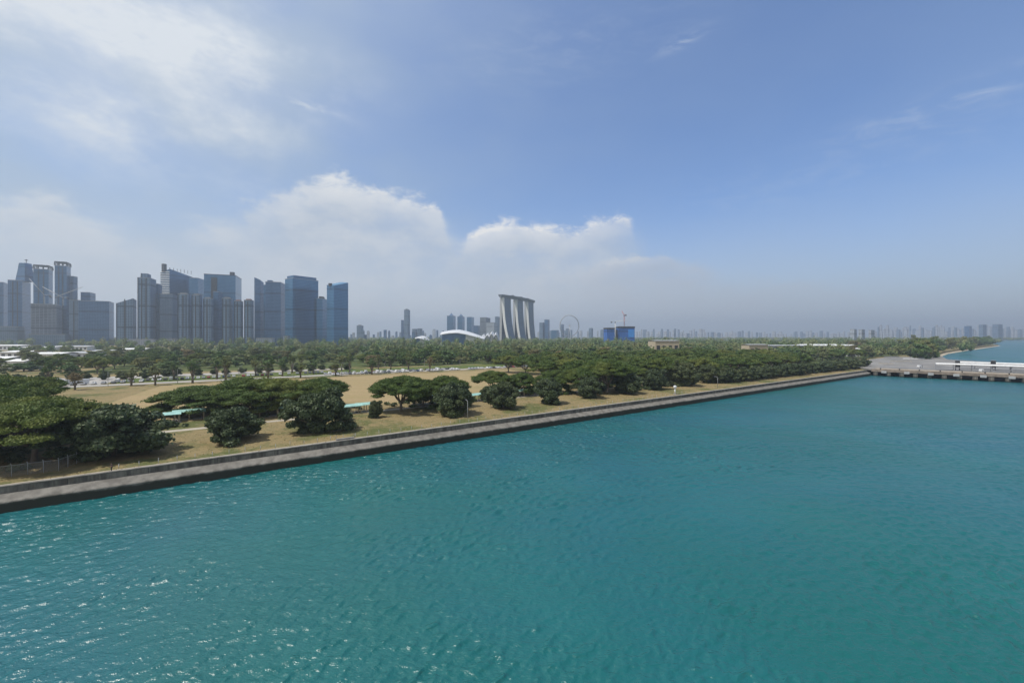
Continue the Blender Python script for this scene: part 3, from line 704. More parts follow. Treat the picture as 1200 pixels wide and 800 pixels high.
# -- woodland behind
def xmax(Y): return float(np.interp(Y, [333, 380, 430, 520, 612, 735, 880, 1080, 1290, 1600], [276, 288, 338, 455, 594, 738, 928, 1196, 1476, 1580]))-6
pts = []
for d0 in (262, 282, 306, 334, 366, 402, 444, 492, 550, 620, 705, 810, 930):
    step = 15+(d0-262)*.035
    s = -420-d0*.5
    while s < 900+d0*.6:
        p = sd_(s+rnd.uniform(-4, 4), d0+rnd.uniform(-7, 7))
        u = 600+p.x/p.y*F if p.y > 20 else -999
        if (118 < u < 1185 and not (u < 420 and d0 < 320) and p.x < xmax(p.y)) or (u <= 118 and d0 > 300 and rnd.random() < .75 and u > -10): pts.append((p.y, p, u))
        s += step
for d0 in (175, 200, 225, 245):          # right-hand wood reaching to the jetty road
    s = 250
    while s < 520:
        p = sd_(s+rnd.uniform(-4, 4), d0+rnd.uniform(-7, 7)); u = 600+p.x/p.y*F
        if u < 1012 and p.x < xmax(p.y): pts.append((p.y, p, u))
        s += 16
for d0 in (70, 92, 114, 136, 160, 185, 210, 238):
    s = 486
    while s < 1150:
        p = sd_(s+rnd.uniform(-4, 4), d0+rnd.uniform(-7, 7)); u = 600+p.x/p.y*F
        if p.x < xmax(p.y): pts.append((p.y, p, u))
        s += 16
pts.sort(key=lambda q: q[0])
NW = 285
near_w, far_w = pts[:NW], pts[NW:]
for Y, p, u in near_w:
    q = rnd.random()
    if q < .30: plant(rain_lo, p, rnd.uniform(.6, .85), rnd.uniform(.62, .85), 'flat-crowned tree in the woodland beyond the parked cars', 'tree', 'woodland trees behind the car park')
    else: plant(wood, p, rnd.uniform(.75, 1.4), rnd.uniform(.62, 1.25), 'round-crowned tree in the woodland beyond the parked cars', 'tree', 'woodland trees behind the car park')
for i in range(44):                        # trees on the shore beyond the jetty
    t = i/44; c = [Vector(q) for q in coast[:8]]; L = t**1.1*6.2; j = int(L); p = c[j].lerp(c[j+1], L-j); d = (c[j+1]-c[j]).normalized(); nrm = Vector((-d.y, d.x))
    p = p+nrm*rnd.uniform(7, 30)
    plant(wood[:2]+bush_lo[:1], (p.x, p.y, G), rnd.uniform(1.2, 1.8)*(.75+.35*t), rnd.uniform(1.4, 2.0)+t*.6, 'dark tree in the row along the beach beyond the jetty', 'tree', 'trees along the far beach')
for i in range(22):
    px, y = 1000+i*3.8, 413.6+(i % 3)*.7-(i % 2)*1.8
    p = at(px, y); plant(wood, p, rnd.uniform(.9, 1.4), rnd.uniform(1.1, 1.8), 'tree in the leafy belt behind the jetty yard', 'tree', 'trees behind the jetty yard')
p = at(1070, 406.0); plant(wood[2:3], p, 1.1, 2.3, 'tallest brownish tree standing above the belt behind the jetty', 'tree')
p = at(1068, 406.3)

# far wood as one mass
def far_wood():
    bl = []
    for Y, p, u in far_w:
        h = rnd.uniform(7, 13); k = rnd.uniform(4.5, 8)
        bl.append((p.x, p.y, G+h*.55, k, k, h*.55)); bl.append((p.x+rnd.uniform(-5, 5), p.y, G+h*.75, k*.6, k*.6, h*.4))
    for Y in (760, 900, 1050, 1200, 1400, 1650, 1950, 2400, 3000, 3700):
        u = 0; st = 13 if Y < 1700 else 9
        while u < 1205:
            X = (u-600)/F*Y
            shore = X > 560+(Y-560)*1.22
            if not (shore and Y < 2200) and not (u < 118 and Y < 1000):
                h = rnd.uniform(8, 17)*(1.35 if 850 < Y < 1300 else 1); k = rnd.uniform(6, 11)*Y/1100
                bl.append((X, Y+rnd.uniform(-50, 50), G+h*.5, k, k, h*.6))
            u += st*rnd.uniform(.5, 1.1)*(.9 if Y > 1200 else .8)
    me = leaf_mesh('distant_woodland', bl, 90, 2.3, M['wood'])
    o = bpy.data.objects.new('distant_woodland', me); COL.objects.link(o)
    tag(o, 'far wooded belt fading into haze below the skyline', 'woodland', None, 'stuff')
far_wood()
# hedge / undergrowth beside the covered walk
def undergrowth():
    bl = []
    for i in range(200):
        s = rnd.uniform(-30, 420); d = rnd.uniform(46, 55)
        p = sd_(s, d); k = rnd.uniform(.6, 1.5); bl.append((p.x, p.y, G+k*.4, k, k, k*.7))
    for i in range(260):
        s = rnd.uniform(-110, 6); d = rnd.uniform(14, 60); p = sd_(s, d); k = rnd.uniform(.6, 1.8); bl.append((p.x, p.y, G+k*.4, k*1.2, k*1.2, k*.7))
    for i in range(320):
        s = rnd.uniform(170, 450); d = rnd.uniform(24, 70); p = sd_(s, d); k = rnd.uniform(.8, 2.4); bl.append((p.x, p.y, G+k*.4, k*1.2, k*1.2, k*.8))
    me = leaf_mesh('undergrowth', bl, 70, .5, M['bush'])
    o = bpy.data.objects.new('undergrowth', me); COL.objects.link(o); tag(o, 'low undergrowth and hedge plants under the park trees', 'undergrowth', None, 'stuff')
undergrowth()
# tufts of dry grass along the wall strip
def tufts():
    n = 9000
    s = RNG.uniform(-60, 455, n); d = RNG.uniform(2.8, 40, n)**1.0
    P = np.stack([A0.x+E1.x*s+N1.x*d, A0.y+E1.y*s+N1.y*d, np.full(n, G)], 1)
    h = RNG.uniform(.05, .14, n); w = RNG.uniform(.06, .2, n); th = RNG.uniform(0, 6.28, n)
    dx = np.stack([np.cos(th)*w, np.sin(th)*w, np.zeros(n)], 1); up = np.stack([RNG.normal(0, .08, n), RNG.normal(0, .08, n), h], 1)
    q = np.stack([P-dx, P+dx, P+dx*.6+up, P-dx*.6+up], 1).reshape(-1, 3)
    me = bpy.data.meshes.new('dry_grass'); me.from_pydata(q.tolist(), [], np.arange(n*4).reshape(-1, 4).tolist()); me.materials.append(leafmat('dry_grass_blades', (.20, .16, .07), (.30, .24, .12), (.12, .13, .05)))
    o = bpy.data.objects.new('dry_grass', me); COL.objects.link(o); tag(o, 'dry grass tufts on the strip beside the seawall', 'grass', None, 'stuff')
tufts()

# ------------------------------------------------------------------ park furniture
def shelter(s, d, L, label):
    r = empty('covered_walkway_shelter', sd_(s, d), WALL_ROT); tag(r, label, 'shelter', 'teal-roofed shelters of the covered park walk')
    b = MB(); w = 2.3
    b.ext([(-w, 2.75), (0, 3.35), (w, 2.75), (w, 2.62), (0, 3.2), (-w, 2.62)], (-L/2, 0), (L/2, 0), (0, 1)); b.build('roof', M['teal'], r)
    for x in (-L/2+.6, 0, L/2-.6):
        for y in (-1.6, 1.6):
            b = MB(); b.box(x-.13, x+.13, y-.13, y+.13, 0, 2.8); b.build('post', M['beige'], r)
    b = MB(); b.box(-L/2, L/2, -1.9, 1.9, .012, .12); b.build('floor_slab', M['conc'], r)
    b = MB(); b.box(-L/2+1, L/2-1, 1.2, 1.55, .42, .5); b.box(-L/2+1.4, -L/2+1.6, 1.2, 1.55, .12, .42); b.box(L/2-1.6, L/2-1.4, 1.2, 1.55, .12, .42); b.build('bench', M['dark'], r)
for px, py, L, lb in [(192, 484, 9, 'teal shelter right of the largest round tree'), (222, 480, 9, 'teal shelter left of the dark umbrella tree'),
   (325, 476, 12, 'shelter glimpsed between the dark umbrella tree and the big round tree'), (410, 474, 8, 'teal shelter just right of the big round tree'), (428, 472, 7, 'short teal shelter left of the open rain tree'),
   (500, 464, 12, 'teal shelter seen under the open rain tree crown'), (559, 461, 9, 'teal shelter between two round trees near the centre'), (612, 456, 9, 'left one of the two teal shelters at the right end'), (629, 454, 8, 'rightmost teal shelter beside a round tree'), (66, 492, 12, 'shelter in the shade behind the wire fence')]:
    p = at(px, py, G+3.1); v = Vector((p.x, p.y))-A0; s, d = v.dot(E1), v.dot(N1)
    shelter(s, d, L, lb)

# wire fence at left
def wire_fence():
    r = empty('wire_fence', sd_(-8, 9)); tag(r, 'grey wire mesh fence with outward-leaning tops before the left trees', 'fence')
    iv = -sd_(-8, 9)
    m, N, b_ = mat('wire_mesh'); N = NT(m.node_tree)
    uv = N.new('ShaderNodeUVMap').outputs[0]; sp = N.new('ShaderNodeSeparateXYZ'); N.l.new(uv, sp.inputs[0])
    a = N.m('FRACT', N.m('MULTIPLY', N.m('ADD', sp.outputs[0], sp.outputs[1]), 5.)); c = N.m('FRACT', N.m('MULTIPLY', N.m('SUBTRACT', sp.outputs[0], sp.outputs[1]), 5.))
    w = N.m('MAXIMUM', N.m('LESS_THAN', a, .09), N.m('LESS_THAN', c, .09))
    b_.inputs['Base Color'].default_value = (.32, .33, .33, 1); N.l.new(w, b_.inputs['Alpha'])
    pts = [(-62, 11.5), (-8, 10), (5, 10.2), (7.5, 17)]
    for (s0, d0), (s1, d1) in zip(pts[:-1], pts[1:]):
        L = math.hypot(s1-s0, d1-d0); n = max(1, round(L/2.3)); P, Q = sd_(s0, d0), sd_(s1, d1)
        mb = MB(); mb.face([(P.x, P.y, G+.05), (Q.x, Q.y, G+.05), (Q.x, Q.y, G+2.3), (P.x, P.y, G+2.3)], [(0, 0), (L, 0), (L, 2.25), (0, 2.25)]); mb.build('mesh_panel', m, r, iv)
        mb = MB(); mb.tube([(P.x, P.y, G+2.3), (Q.x, Q.y, G+2.3)], .035, 5); mb.build('top_rail', M['roofgrey'], r, iv)
        for i in range(n+1 if s1 == 7.5 else n):
            t = i/n; c = P.lerp(Q, t)
            o = -N1*.45
            mb = MB(); mb.tube([(c.x, c.y, G-.1), (c.x, c.y, G+2.3), (c.x+o.x, c.y+o.y, G+2.75)], .06, 6); mb.build('post', M['roofgrey'], r, iv)
wire_fence()
# railing of thin posts along the seawall path
def rail_post(i, s):
    pass
rp = MB(); rp.tube([(0, 0, 0), (0, 0, 1.0)], .05, 6); rp.tube([(0, 0, .98), (0, 0, 1.1)], [.09, .05], 6)
proto = None
for i in range(64):
    s = 15+i*3.2
    if proto is None: proto = o = rp.build('path_post', M['roofgrey'])
    else: o = proto.copy(); COL.objects.link(o)
    o.location = sd_(s, 4.9); o.scale = (1, 1, rnd.uniform(.85, 1.15)); tag(o, 'short grey post beside the seawall path', 'post', 'short posts along the seawall path')
# white beacon post
p = at(791, 462)
r = empty('beacon', p); tag(r, 'white beacon post with a round top on the grass by the seawall', 'beacon')
b = MB(); b.tube([(0, 0, 0), (0, 0, .4)], .7, 12); b.build('base', M['conc'], r)
b = MB(); b.tube([(0, 0, .4), (0, 0, 3.0)], [.42, .3], 12); b.build('post', M['white'], r)
b = MB(); b.tube([(0, 0, 3.0), (0, 0, 3.1), (0, 0, 4.0), (0, 0, 4.3)], [.6, .75, .75, .2], 12); b.build('lantern', M['white_c'], r)
# steps-like concrete box on the wall
p = sd_(60, 3.9); r = empty('seawall_steps', p, WALL_ROT); tag(r, 'low concrete steps with side rails over the seawall', 'steps')
for i in range(3):
    b = MB(); b.box(-2.2, 2.2, -.9+i*.5, -.4+i*.5-.01, 0.013, .66-i*.2); b.build('step', M['conc'], r)
for x in (-2.3, 2.3):
    b = MB(); b.tube([(x, -.8, .02), (x, -.8, 1.5), (x, .9, .9), (x, .9, .02)], .05, 6); b.build('handrail', M['grey'], r)
# lamp posts
def lamp(loc, h, label, group, rz=0):
    r = empty('street_lamp', loc, rz); tag(r, label, 'street lamp', group)
    b = MB(); b.tube([(0, 0, 0), (0, 0, h*.9), (.3, 0, h*.98), (1.6, 0, h)], [.13, .08, .07, .05], 7); b.build('pole', M['roofgrey'], r)
    b = MB(); b.box(1.4, 2.2, -.16, .16, h-.02, h+.12); b.build('lamp_head', M['grey'], r)
    return r
l0 = lamp(sd_(-50, 200), 9, 'grey street lamp beside the road behind the dry field', 'lamps along the road')
for s in (-20, 10, 40, 70, 100, 130, 160, 190):
    c = copy_tree(l0); c.location = sd_(s, 199-s*.05)
lamp(at(128, 521), 6, 'lamp standing behind the largest round dark tree', None, 1)
lamp(at(548, 490), 6, 'thin lamp on the grass in the middle of the shore', None, 2)
lamp(sd_(250, 8), 6, 'thin lamp on the grass before the right shoreline row', None, 2)

# ------------------------------------------------------------------ person on the seawall path
def person(loc, rz):
    r = empty('person', loc, rz); tag(r, 'person in dark clothes standing on the path by the seawall', 'person')
    J = {'pel': (0, 0, .95, .15), 'ch': (0, .01, 1.28, .18), 'nk': (0, 0, 1.47, .06), 'hd': (0, .02, 1.60, .10), 'tp': (0, .01, 1.70, .08),
         'ls': (-.20, 0, 1.41, .075), 'le': (-.28, -.03, 1.13, .055), 'lw': (-.24, .10, .90, .03), 'lh': (-.23, .14, .82, .035),
         'rs': (.20, 0, 1.41, .075), 're': (.30, -.02, 1.14, .055), 'rw': (.25, .13, .93, .03), 'rh': (.24, .17, .86, .035),
         'lt': (-.11, 0, .86, .11), 'lk': (-.15, .02, .48, .075), 'la': (-.12, -.03, .09, .04), 'lf': (-.13, .14, .04, .04),
         'rt': (.11, 0, .86, .11), 'rk': (.15, .08, .49, .075), 'ra': (.12, .05, .09, .04), 'rf': (.13, .22, .04, .04)}
    E = ['pel ch', 'ch nk', 'nk hd', 'hd tp', 'ch ls', 'ls le', 'le lw', 'lw lh', 'ch rs', 'rs re', 're rw', 'rw rh', 'pel lt', 'lt lk', 'lk la', 'la lf', 'pel rt', 'rt rk', 'rk ra', 'ra rf']
    def skin(name, keys, edges, m, grow=0.):
        me = bpy.data.meshes.new(name); ix = {k: i for i, k in enumerate(keys)}
        me.from_pydata([J[k][:3] for k in keys], [tuple(ix[q] for q in e.split()) for e in edges], [])
        me.materials.append(m); o = bpy.data.objects.new(name, me); COL.objects.link(o); o.parent = r
        md = o.modifiers.new('skin', 'SKIN'); 
        for i, k in enumerate(keys):
            rr = J[k][3]+grow; me.skin_vertices[0].data[i].radius = (rr, rr*.85)
        me.skin_vertices[0].data[0].use_root = True
        sb = o.modifiers.new('sub', 'SUBSURF'); sb.levels = sb.render_levels = 2
        return o
    def sk_layer(me):
        pass
    import bmesh
    def skin2(name, keys, edges, m, grow=0.):
        me = bpy.data.meshes.new(name); bmm = bmesh.new(); ly = bmm.verts.layers.skin.verify(); vs = {}
        for i, k in enumerate(keys):
            v = bmm.verts.new(J[k][:3]); rr = J[k][3]+grow; v[ly].radius = (rr, rr*.85); v[ly].use_root = (i == 0); vs[k] = v
        for e in edges:
            a, b = e.split(); bmm.edges.new((vs[a], vs[b]))
        bmm.to_mesh(me); bmm.free(); me.materials.append(m)
        o = bpy.data.objects.new(name, me); COL.objects.link(o); o.parent = r
        o.modifiers.new('skin', 'SKIN'); sb = o.modifiers.new('sub', 'SUBSURF'); sb.levels = sb.render_levels = 2
    skin2('body', list(J), E, plain('skin', (.36, .21, .14), .6))
    skin2('shirt', ['ch', 'pel', 'nk', 'ls', 'le', 'rs', 're'], ['ch pel', 'ch ls', 'ls le', 'ch rs', 'rs re'][:5], plain('black_shirt', (.02, .02, .025), .8), .022)
    skin2('trousers', ['pel', 'lt', 'lk', 'la', 'rt', 'rk', 'ra'], ['pel lt', 'lt lk', 'lk la', 'pel rt', 'rt rk', 'rk ra'], plain('dark_trousers', (.03, .03, .045), .8), .02)
    b = MB(); b.tube([(0, -.02, 1.58), (0, -.02, 1.68), (0, 0, 1.76)], [.10, .10, .05], 10); b.build('hair', plain('black_hair', (.012, .01, .01), .6), r)
q = at(129, 554); v = Vector((q.x, q.y))-A0
person(sd_(v.dot(E1), max(3.6, v.dot(N1))), 2.2)

# ------------------------------------------------------------------ cars
def car_proto(paint, kind='car'):
    r = empty('parked_'+kind)
    b = MB()
    if kind == 'car':
        prof = [(-2.2, .35), (2.2, .35), (2.25, .75), (1.35, .95), (.65, 1.42), (-1.1, 1.45), (-1.95, 1.0), (-2.25, .85)]; w = .88
    elif kind == 'van':
        prof = [(-2.5, .4), (2.5, .4), (2.5, 1.0), (1.9, 1.2), (1.5, 2.0), (-2.5, 2.05)]; w = .92
    else:
        prof = [(-6, .5), (6, .5), (6.05, 1.4), (5.9, 3.1), (-6, 3.15)]; w = 1.25
    # body with sides drawn in above the waist
    def ring(y, k): return [(x, y*(1 if z < 1.0 else k), z) for x, z in prof]
    Lr, Rr_ = ring(-w, .84), ring(w, .84); n = len(prof)
    for i in range(n):
        j = (i+1) % n; b.face([Lr[i], Rr_[i], Rr_[j], Lr[j]])
    b.face(Lr); b.face(Rr_[::-1]); b.build('body', paint, r)
    g = MB()
    if kind == 'car': wx = [(-1.45, 1.02), (1.2, 1.02), (.6, 1.36), (-1.0, 1.38)]
    elif kind == 'van': wx = [(.2, 1.15), (1.85, 1.2), (1.5, 1.8), (.2, 1.8)]
    else: wx = [(-5.6, 1.5), (5.6, 1.5), (5.6, 2.5), (-5.6, 2.5)]
    k = .86 if kind == 'car' else .87
    g.face([(x, -w*k-.012, z) for x, z in wx]); g.face([(x, w*k+.012, z) for x, z in wx[::-1]])
    if kind == 'car':
        g.face([(1.32, -.68, .99), (1.32, .68, .99), (.70, .62, 1.40), (.70, -.62, 1.40)]); g.face([(-1.16, -.62, 1.44), (-1.16, .62, 1.44), (-1.93, .66, 1.03), (-1.93, -.66, 1.03)])
    g.build('windows', M['dark'], r)
    for x in ((-1.4, 1.4) if kind != 'bus' else (-3.6, 4.0)):
        for y in (-w+.05, w-.05):
            q = MB(); q.tube([(x, y-.1, .33 if kind != 'bus' else .5), (x, y+.1, .33 if kind != 'bus' else .5)], .33 if kind != 'bus' else .5, 12); q.build('wheel', M['dark'], r)
    return r
paints = [('white', (.75, .75, .75)), ('silver', (.42, .43, .45)), ('black', (.02, .02, .022)), ('grey', (.13, .14, .15)), ('dark blue', (.02, .05, .14)), ('red', (.35, .03, .02))]
cars = {n_: car_proto(plain(n_.replace(' ', '_')+'_car_paint', c, .25, .1, var=.02)) for n_, c in paints}
van = car_proto(plain('white_van_paint', (.72, .73, .74), .35, var=.03), 'van'); bus = car_proto(plain('white_bus_paint', (.68, .70, .72), .35, var=.03), 'bus')
usedc = set()
def park(pr, loc, rz, lb, cat, grp):
    if pr.name in usedc: o = copy_tree(pr)
    else: usedc.add(pr.name); o = pr
    o.location = loc; o.rotation_euler = (0, 0, rz); tag(o, lb, cat, grp)
for row, (dd, s0, s1) in enumerate([(-3.4, 96, 262), (3.0, 92, 190), (17, -20, 95)]):
    s = s0
    while s < s1:
        t = (s-100)/140; d = 198-t*12+dd+6 if row < 2 else 203+22
        n_, _c = rnd.choices(paints, [7, 4, 4, 3, 1, 1])[0]
        if rnd.random() < .84:
            where = 'on the road edge of the dry field' if row == 0 else ('in the second row behind the dry field' if row == 1 else 'on the lawn side of the road at left')
            if rnd.random() < .12: park(van, sd_(s, d, G+.02), WALL_ROT+R(90)+rnd.uniform(-.05, .05), 'white van parked '+where, 'van', 'vans in the parked rows')
            else: park(cars[n_], sd_(s, d, G+.02), WALL_ROT+R(90)*(1 if rnd.random() < .5 else -1)+rnd.uniform(-.05, .05), n_+' car parked '+where, 'car', n_+' cars '+where)
        s += 2.75
for i in range(9):
    park(bus, sd_(-150+i*14+rnd.uniform(-1, 1), 222+rnd.uniform(-1, 1)+(i % 2)*12, G+.024), WALL_ROT+rnd.uniform(-.1, .1), 'white coach parked at the left end of the car park', 'coach', 'white coaches at the left')
for i in range(14):
    n_ = rnd.choice(['white', 'white', 'silver', 'grey']); park(cars[n_], sd_(-62+i*4.1, 219, G+.03), WALL_ROT+R(90), n_+' car in the left car park row', 'car', n_+' cars in the left car park row')
for s, d, lb in ((62, 22, 'white van on the right-hand side of the berth yard'), (30, 48, 'white van beside the berth yard road')):
    park(van, (*jp(s, d), 5.33), 0.3, lb, 'van', None)

# ------------------------------------------------------------------ low buildings left and middle
def shed(px0, px1, pyt, dep, dthick, wallm, roofm, label, name='low_building', rise=1.5, group=None, zb=G):
    zt = H-(pyt-HZ)*dep/F; x0, x1 = (px0-600)/F*dep, (px1-600)/F*dep
    r = empty(name, ((x0+x1)/2, dep, zb)); w = (x1-x0)/2; h = zt-zb-rise
    tag(r, label, 'building', group)
    b = MB(); b.box(-w, w, 0, dthick, 0, h); b.build('wall', wallm, r)
    b = MB(); b.ext([(-.8, h), (dthick*.5, h+rise), (dthick+.8, h), (dthick*.5, h+rise-.3)], (-w-.8, 0), (w+.8, 0), (0, 1)); b.build('roof', roofm, r)
    n = max(2, min(9, int(2*w/7)))
    for i in range(n):
        x = -w+(i+.5)*2*w/n; b = MB(); b.box(x-w/n*.55, x+w/n*.55, -.06, -.003, h*.25, h*.7); b.build('window', M['dark'], r)
    return r
k_ = 0
for px0, px1, y, dep, th in [(-20, 22, 404, 800, 40), (24, 58, 406, 760, 40), (60, 102, 405, 780, 36), (0, 30, 411, 520, 30), (34, 70, 413, 480, 26), (72, 104, 412, 500, 22), (-25, 6, 418, 380, 22), (8, 28, 421, 340, 14), (106, 128, 410, 560, 20), (128, 168, 408, 620, 22)]:
    k_ += 1
    lb = ['pale flat shed at the far left below the skyline', 'white-roofed shed second from left below the twin towers', 'long low pale shed below the sloping grey block', 'white marquee behind the left tree clump', 'pale low hall with white roof above the left tree clump', 'low white hall at the right of the shed group', 'white shed at the left picture edge', 'small white shed peeping over the left trees', 'narrow white shed left of the parked coaches', 'white-roofed shed behind the yellow-green shrubs'][k_-1]
    shed(px0, px1, y, dep, th, M['white_c'], M['white'] if k_ % 3 else M['roofgrey'], lb)
shed(768, 796, 398.6, 560, 30, M['beige'], M['roofgrey'], 'beige box building among the trees right of the blue-wrapped site', rise=.6)
shed(878, 900, 403.2, 520, 18, M['beige'], M['roofgrey'], 'small beige building left of the long grey roof', rise=.6)
shed(1000, 1008, 407.5, 560, 12, M['white_c'], M['white'], 'small white kiosk building at the end of the shoreline row', rise=1.2)
# long hall with sawtooth end
dep = 640; r = empty('long_hall', ((945-600)/F*dep, dep, G)); tag(r, 'long grey-roofed hall with a white zigzag roof edge among trees', 'building')
x0, x1 = (908-945)/F*dep, (1000-945)/F*dep; zt = H-(404.4-HZ)*dep/F-G
b = MB(); b.box(x0, x1, 0, 40, 0, zt-1.2); b.build('wall', M['grey'], r)
b = MB(); b.box(x0-1, x0+(x1-x0)*.5, -2, 41, zt-1.2, zt-.3); b.build('roof', M['roofgrey'], r)
nt = 8; xs = x0+(x1-x0)*.5; ww = (x1-xs)/nt
for i in range(nt):
    b = MB(); a = xs+i*ww
    b.face([(a, -2, zt-1.2), (a+ww*.98, -2, zt-1.2), (a+ww*.98, -2, zt+.9), (a, -2, zt-.2)]); b.face([(a, 41, zt-1.2), (a, 41, zt-.2), (a+ww*.98, 41, zt+.9), (a+ww*.98, 41, zt-1.2)])
    b.face([(a, -2, zt-.2), (a+ww*.98, -2, zt+.9), (a+ww*.98, 41, zt+.9), (a, 41, zt-.2)]); b.face([(a+ww*.98, -2, zt-1.2), (a+ww*.98, 41, zt-1.2), (a+ww*.98, 41, zt+.9), (a+ww*.98, -2, zt+.9)])
    b.build('sawtooth_roof', M['white'], r)

# ------------------------------------------------------------------ towers
def rayx(px): return Vector(((px-600)/F, 1.0))
def cornerfoot(px0, pxc, px1, Y, th):
    """footprint of a block whose near corner stands at photo column pxc, depth Y; its left face leans back by th degrees"""
    C = rayx(pxc)*Y; b = C.normalized(); rt = Vector((b.y, -b.x))
    dl = (-rt*math.cos(R(th))+b*math.sin(R(th))); dr = (rt*math.sin(R(th))+b*math.cos(R(th)))
    def hit(d, px):
        q = rayx(px); den = d.x*q.y-d.y*q.x
        t = -(C.x*q.y-C.y*q.x)/den if abs(den) > 1e-6 else 30
        return t
    tl = hit(dl, px0) if pxc-px0 > .3 else 0
    tr = hit(dr, px1) if px1-pxc > .3 else 0
    if tr <= 0: tr = max(18, min(45, tl*.6))
    if tl <= 0: tl = max(18, min(45, tr*.6))
    tl, tr = min(tl, 160), min(tr, 110)
    if tr < 8: tr = 8
    return [C+dl*tl, C, C+dr*tr, C+dl*tl+dr*tr]
def zt(py, Y): return H+(HZ-py)*Y/F
def tower(px0, pxc, px1, top, Y, th, fac, label, name='office_tower', crown=None, plant_h=0, podium=None, cat='skyscraper', group=None, fins=0, roofm='grey'):
    fp = cornerfoot(px0, pxc, px1, Y, th)
    tops = [zt(t, Y) for t in (top if isinstance(top, (list, tuple)) else [top]*3)]
    zl, zc, zr = tops; z4 = zl+zr-zc
    cx = sum((p.x for p in fp))/4; cy = sum((p.y for p in fp))/4
    r = empty(name, (cx, cy, G)); tag(r, label, cat, group); loc = [(p.x-cx, p.y-cy) for p in fp]
    def sc(k, dx=0): return [(p[0]*k, p[1]*k) for p in loc]
    b = MB(); b.prism(loc, 0, [zl-G, zc-G, zr-G, z4-G]); b.build('facade', FAC[fac], r)
    zm = max(zl, zc, zr, z4)-G; flat = zl == zc == zr
    if flat:
        b = MB(); b.prism(sc(1.015), zm+.01, zm+1.4); b.build('parapet', M[roofm], r)
        if plant_h:
            b = MB(); b.prism(sc(.55), zm+1.4, zm+1.4+plant_h); b.build('roof_plant', M['dark'], r)
    if podium:
        b = MB(); b.prism(sc(1.25), 0, podium); b.build('podium', FAC['pale'], r)
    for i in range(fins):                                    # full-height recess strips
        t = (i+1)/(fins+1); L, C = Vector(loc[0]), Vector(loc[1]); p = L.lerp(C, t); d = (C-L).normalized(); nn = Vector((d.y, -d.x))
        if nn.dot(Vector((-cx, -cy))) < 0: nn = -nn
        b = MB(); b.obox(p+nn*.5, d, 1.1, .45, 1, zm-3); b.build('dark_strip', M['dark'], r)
    return r, loc, zm
T = tower
# far left: tower with tapered crown and its wings
r, loc, zm = T(9, 26, 36, 329, 1180, 12, 'slate', 'far-left tower with tapered stepped crown and a short spire', fins=2)
r.location.z = G
cz = zt(329, 1180)-G; ct = zt(307, 1180)-G; cc = Vector(((19-600)/F*1180, 1180+22, 0))-Vector((r.location.x, r.location.y, 0)); 
def frust(w0, w1, z0, z1, c, m, name, r):
    b = MB(); q0 = [(c.x-w0, c.y-w0), (c.x+w0, c.y-w0), (c.x+w0, c.y+w0), (c.x-w0, c.y+w0)]; q1 = [(c.x-w1, c.y-w1), (c.x+w1, c.y-w1), (c.x+w1, c.y+w1), (c.x-w1, c.y+w1)]
    for i in range(4):
        j = (i+1) % 4; b.face([(*q0[i], z0), (*q0[j], z0), (*q1[j], z1), (*q1[i], z1)], [(0, z0), (2*w0, z0), (2*w1, z1), (0, z1)])
    b.face([(*q, z1) for q in q1]); b.build(name, m, r)
frust(13.5, 9.5, cz, cz+(ct-cz)*.75, cc, FAC['slate'], 'crown', r); frust(9.8, 8.4, cz+(ct-cz)*.75, ct, cc, FAC['deep'], 'crown_cap', r)
b = MB(); b.tube([(cc.x+3, cc.y, ct), (cc.x+3, cc.y, ct+12)], .7, 6); b.box(cc.x, cc.x+6, cc.y-2, cc.y+2, ct+8, ct+10); b.build('spire', M['dark'], r)
T(-24, 4, 9, 331, 1230, 10, 'slate', 'tower cut by the left picture edge', fins=2)
T(-10, 20, 29, 383, 1120, 10, 'grey', 'wide low block in front of the far-left tower', cat='building', name='low_block')
# twin towers being finished
def twin(px0, px1, top, label):
    r, loc, zm = T(px0, px1-5, px1, top, 1200, 14, 'deep', label, fins=2)
    b = MB(); ks = [(p[0]*1.03, p[1]*1.03) for p in loc]
    # open crown frame
    for i in range(4):
        p, q = Vector(ks[i]), Vector(ks[(i+1) % 4])
        for t in (0.02, .33, .66, .98):
            c = p.lerp(q, t); b.obox(c, q-p, 1.0, .8, zm+1.5, zm+10)
    b.prism(ks, zm+10, zm+12.5, bot=True); b.build('crown_frame', M['dark'], r)
    return r
twin(39, 62, 316, 'left one of two dark twin towers with open crowns')
twin(64, 83, 312, 'right and taller one of two dark twin towers with open crowns')
T(81, 86, 91, 324, 1225, 25, 'grey', 'thin slab tower attached right of the twin towers')
T(36, 66, 80, [357, 357, 357], 1130, 8, 'frame', 'concrete frame block with open floors below the twin towers', name='building_frame', cat='building', fins=0)
T(33, 76, 84, 392, 1090, 8, 'grey', 'pale low podium building below the twin towers', name='low_block', cat='building')
T(81, 92, 97, 352, 1150, 15, 'grey', 'grey block right of the open concrete frame', fins=1)
T(94.5, 106, 112, 343, 1260, 15, 'slate', 'narrow dark tower behind the plain blue-grey block', plant_h=0)
T(92, 128, 133.5, 353.5, 1180, 8, 'slate', 'plain wide blue-grey block left of the gap in the skyline')
T(136, 156, 160, [356, 349.5, 350.5], 1150, 8, 'resi', 'block with a roof rising to the right beside the gap', fins=1)
r, loc, zm = T(161, 176, 183, 326, 1130, 14, 'resi', 'tall residential tower with a higher left shoulder', fins=2)
b = MB(); b.prism([(p[0]*.55-3, p[1]*.55) for p in loc], zm+1.4, zt(320, 1130)-G); b.build('shoulder', FAC['resi'], r)
T(182, 186, 190, 333, 1180, 15, 'slate', 'narrow dark tower behind the residential tower')
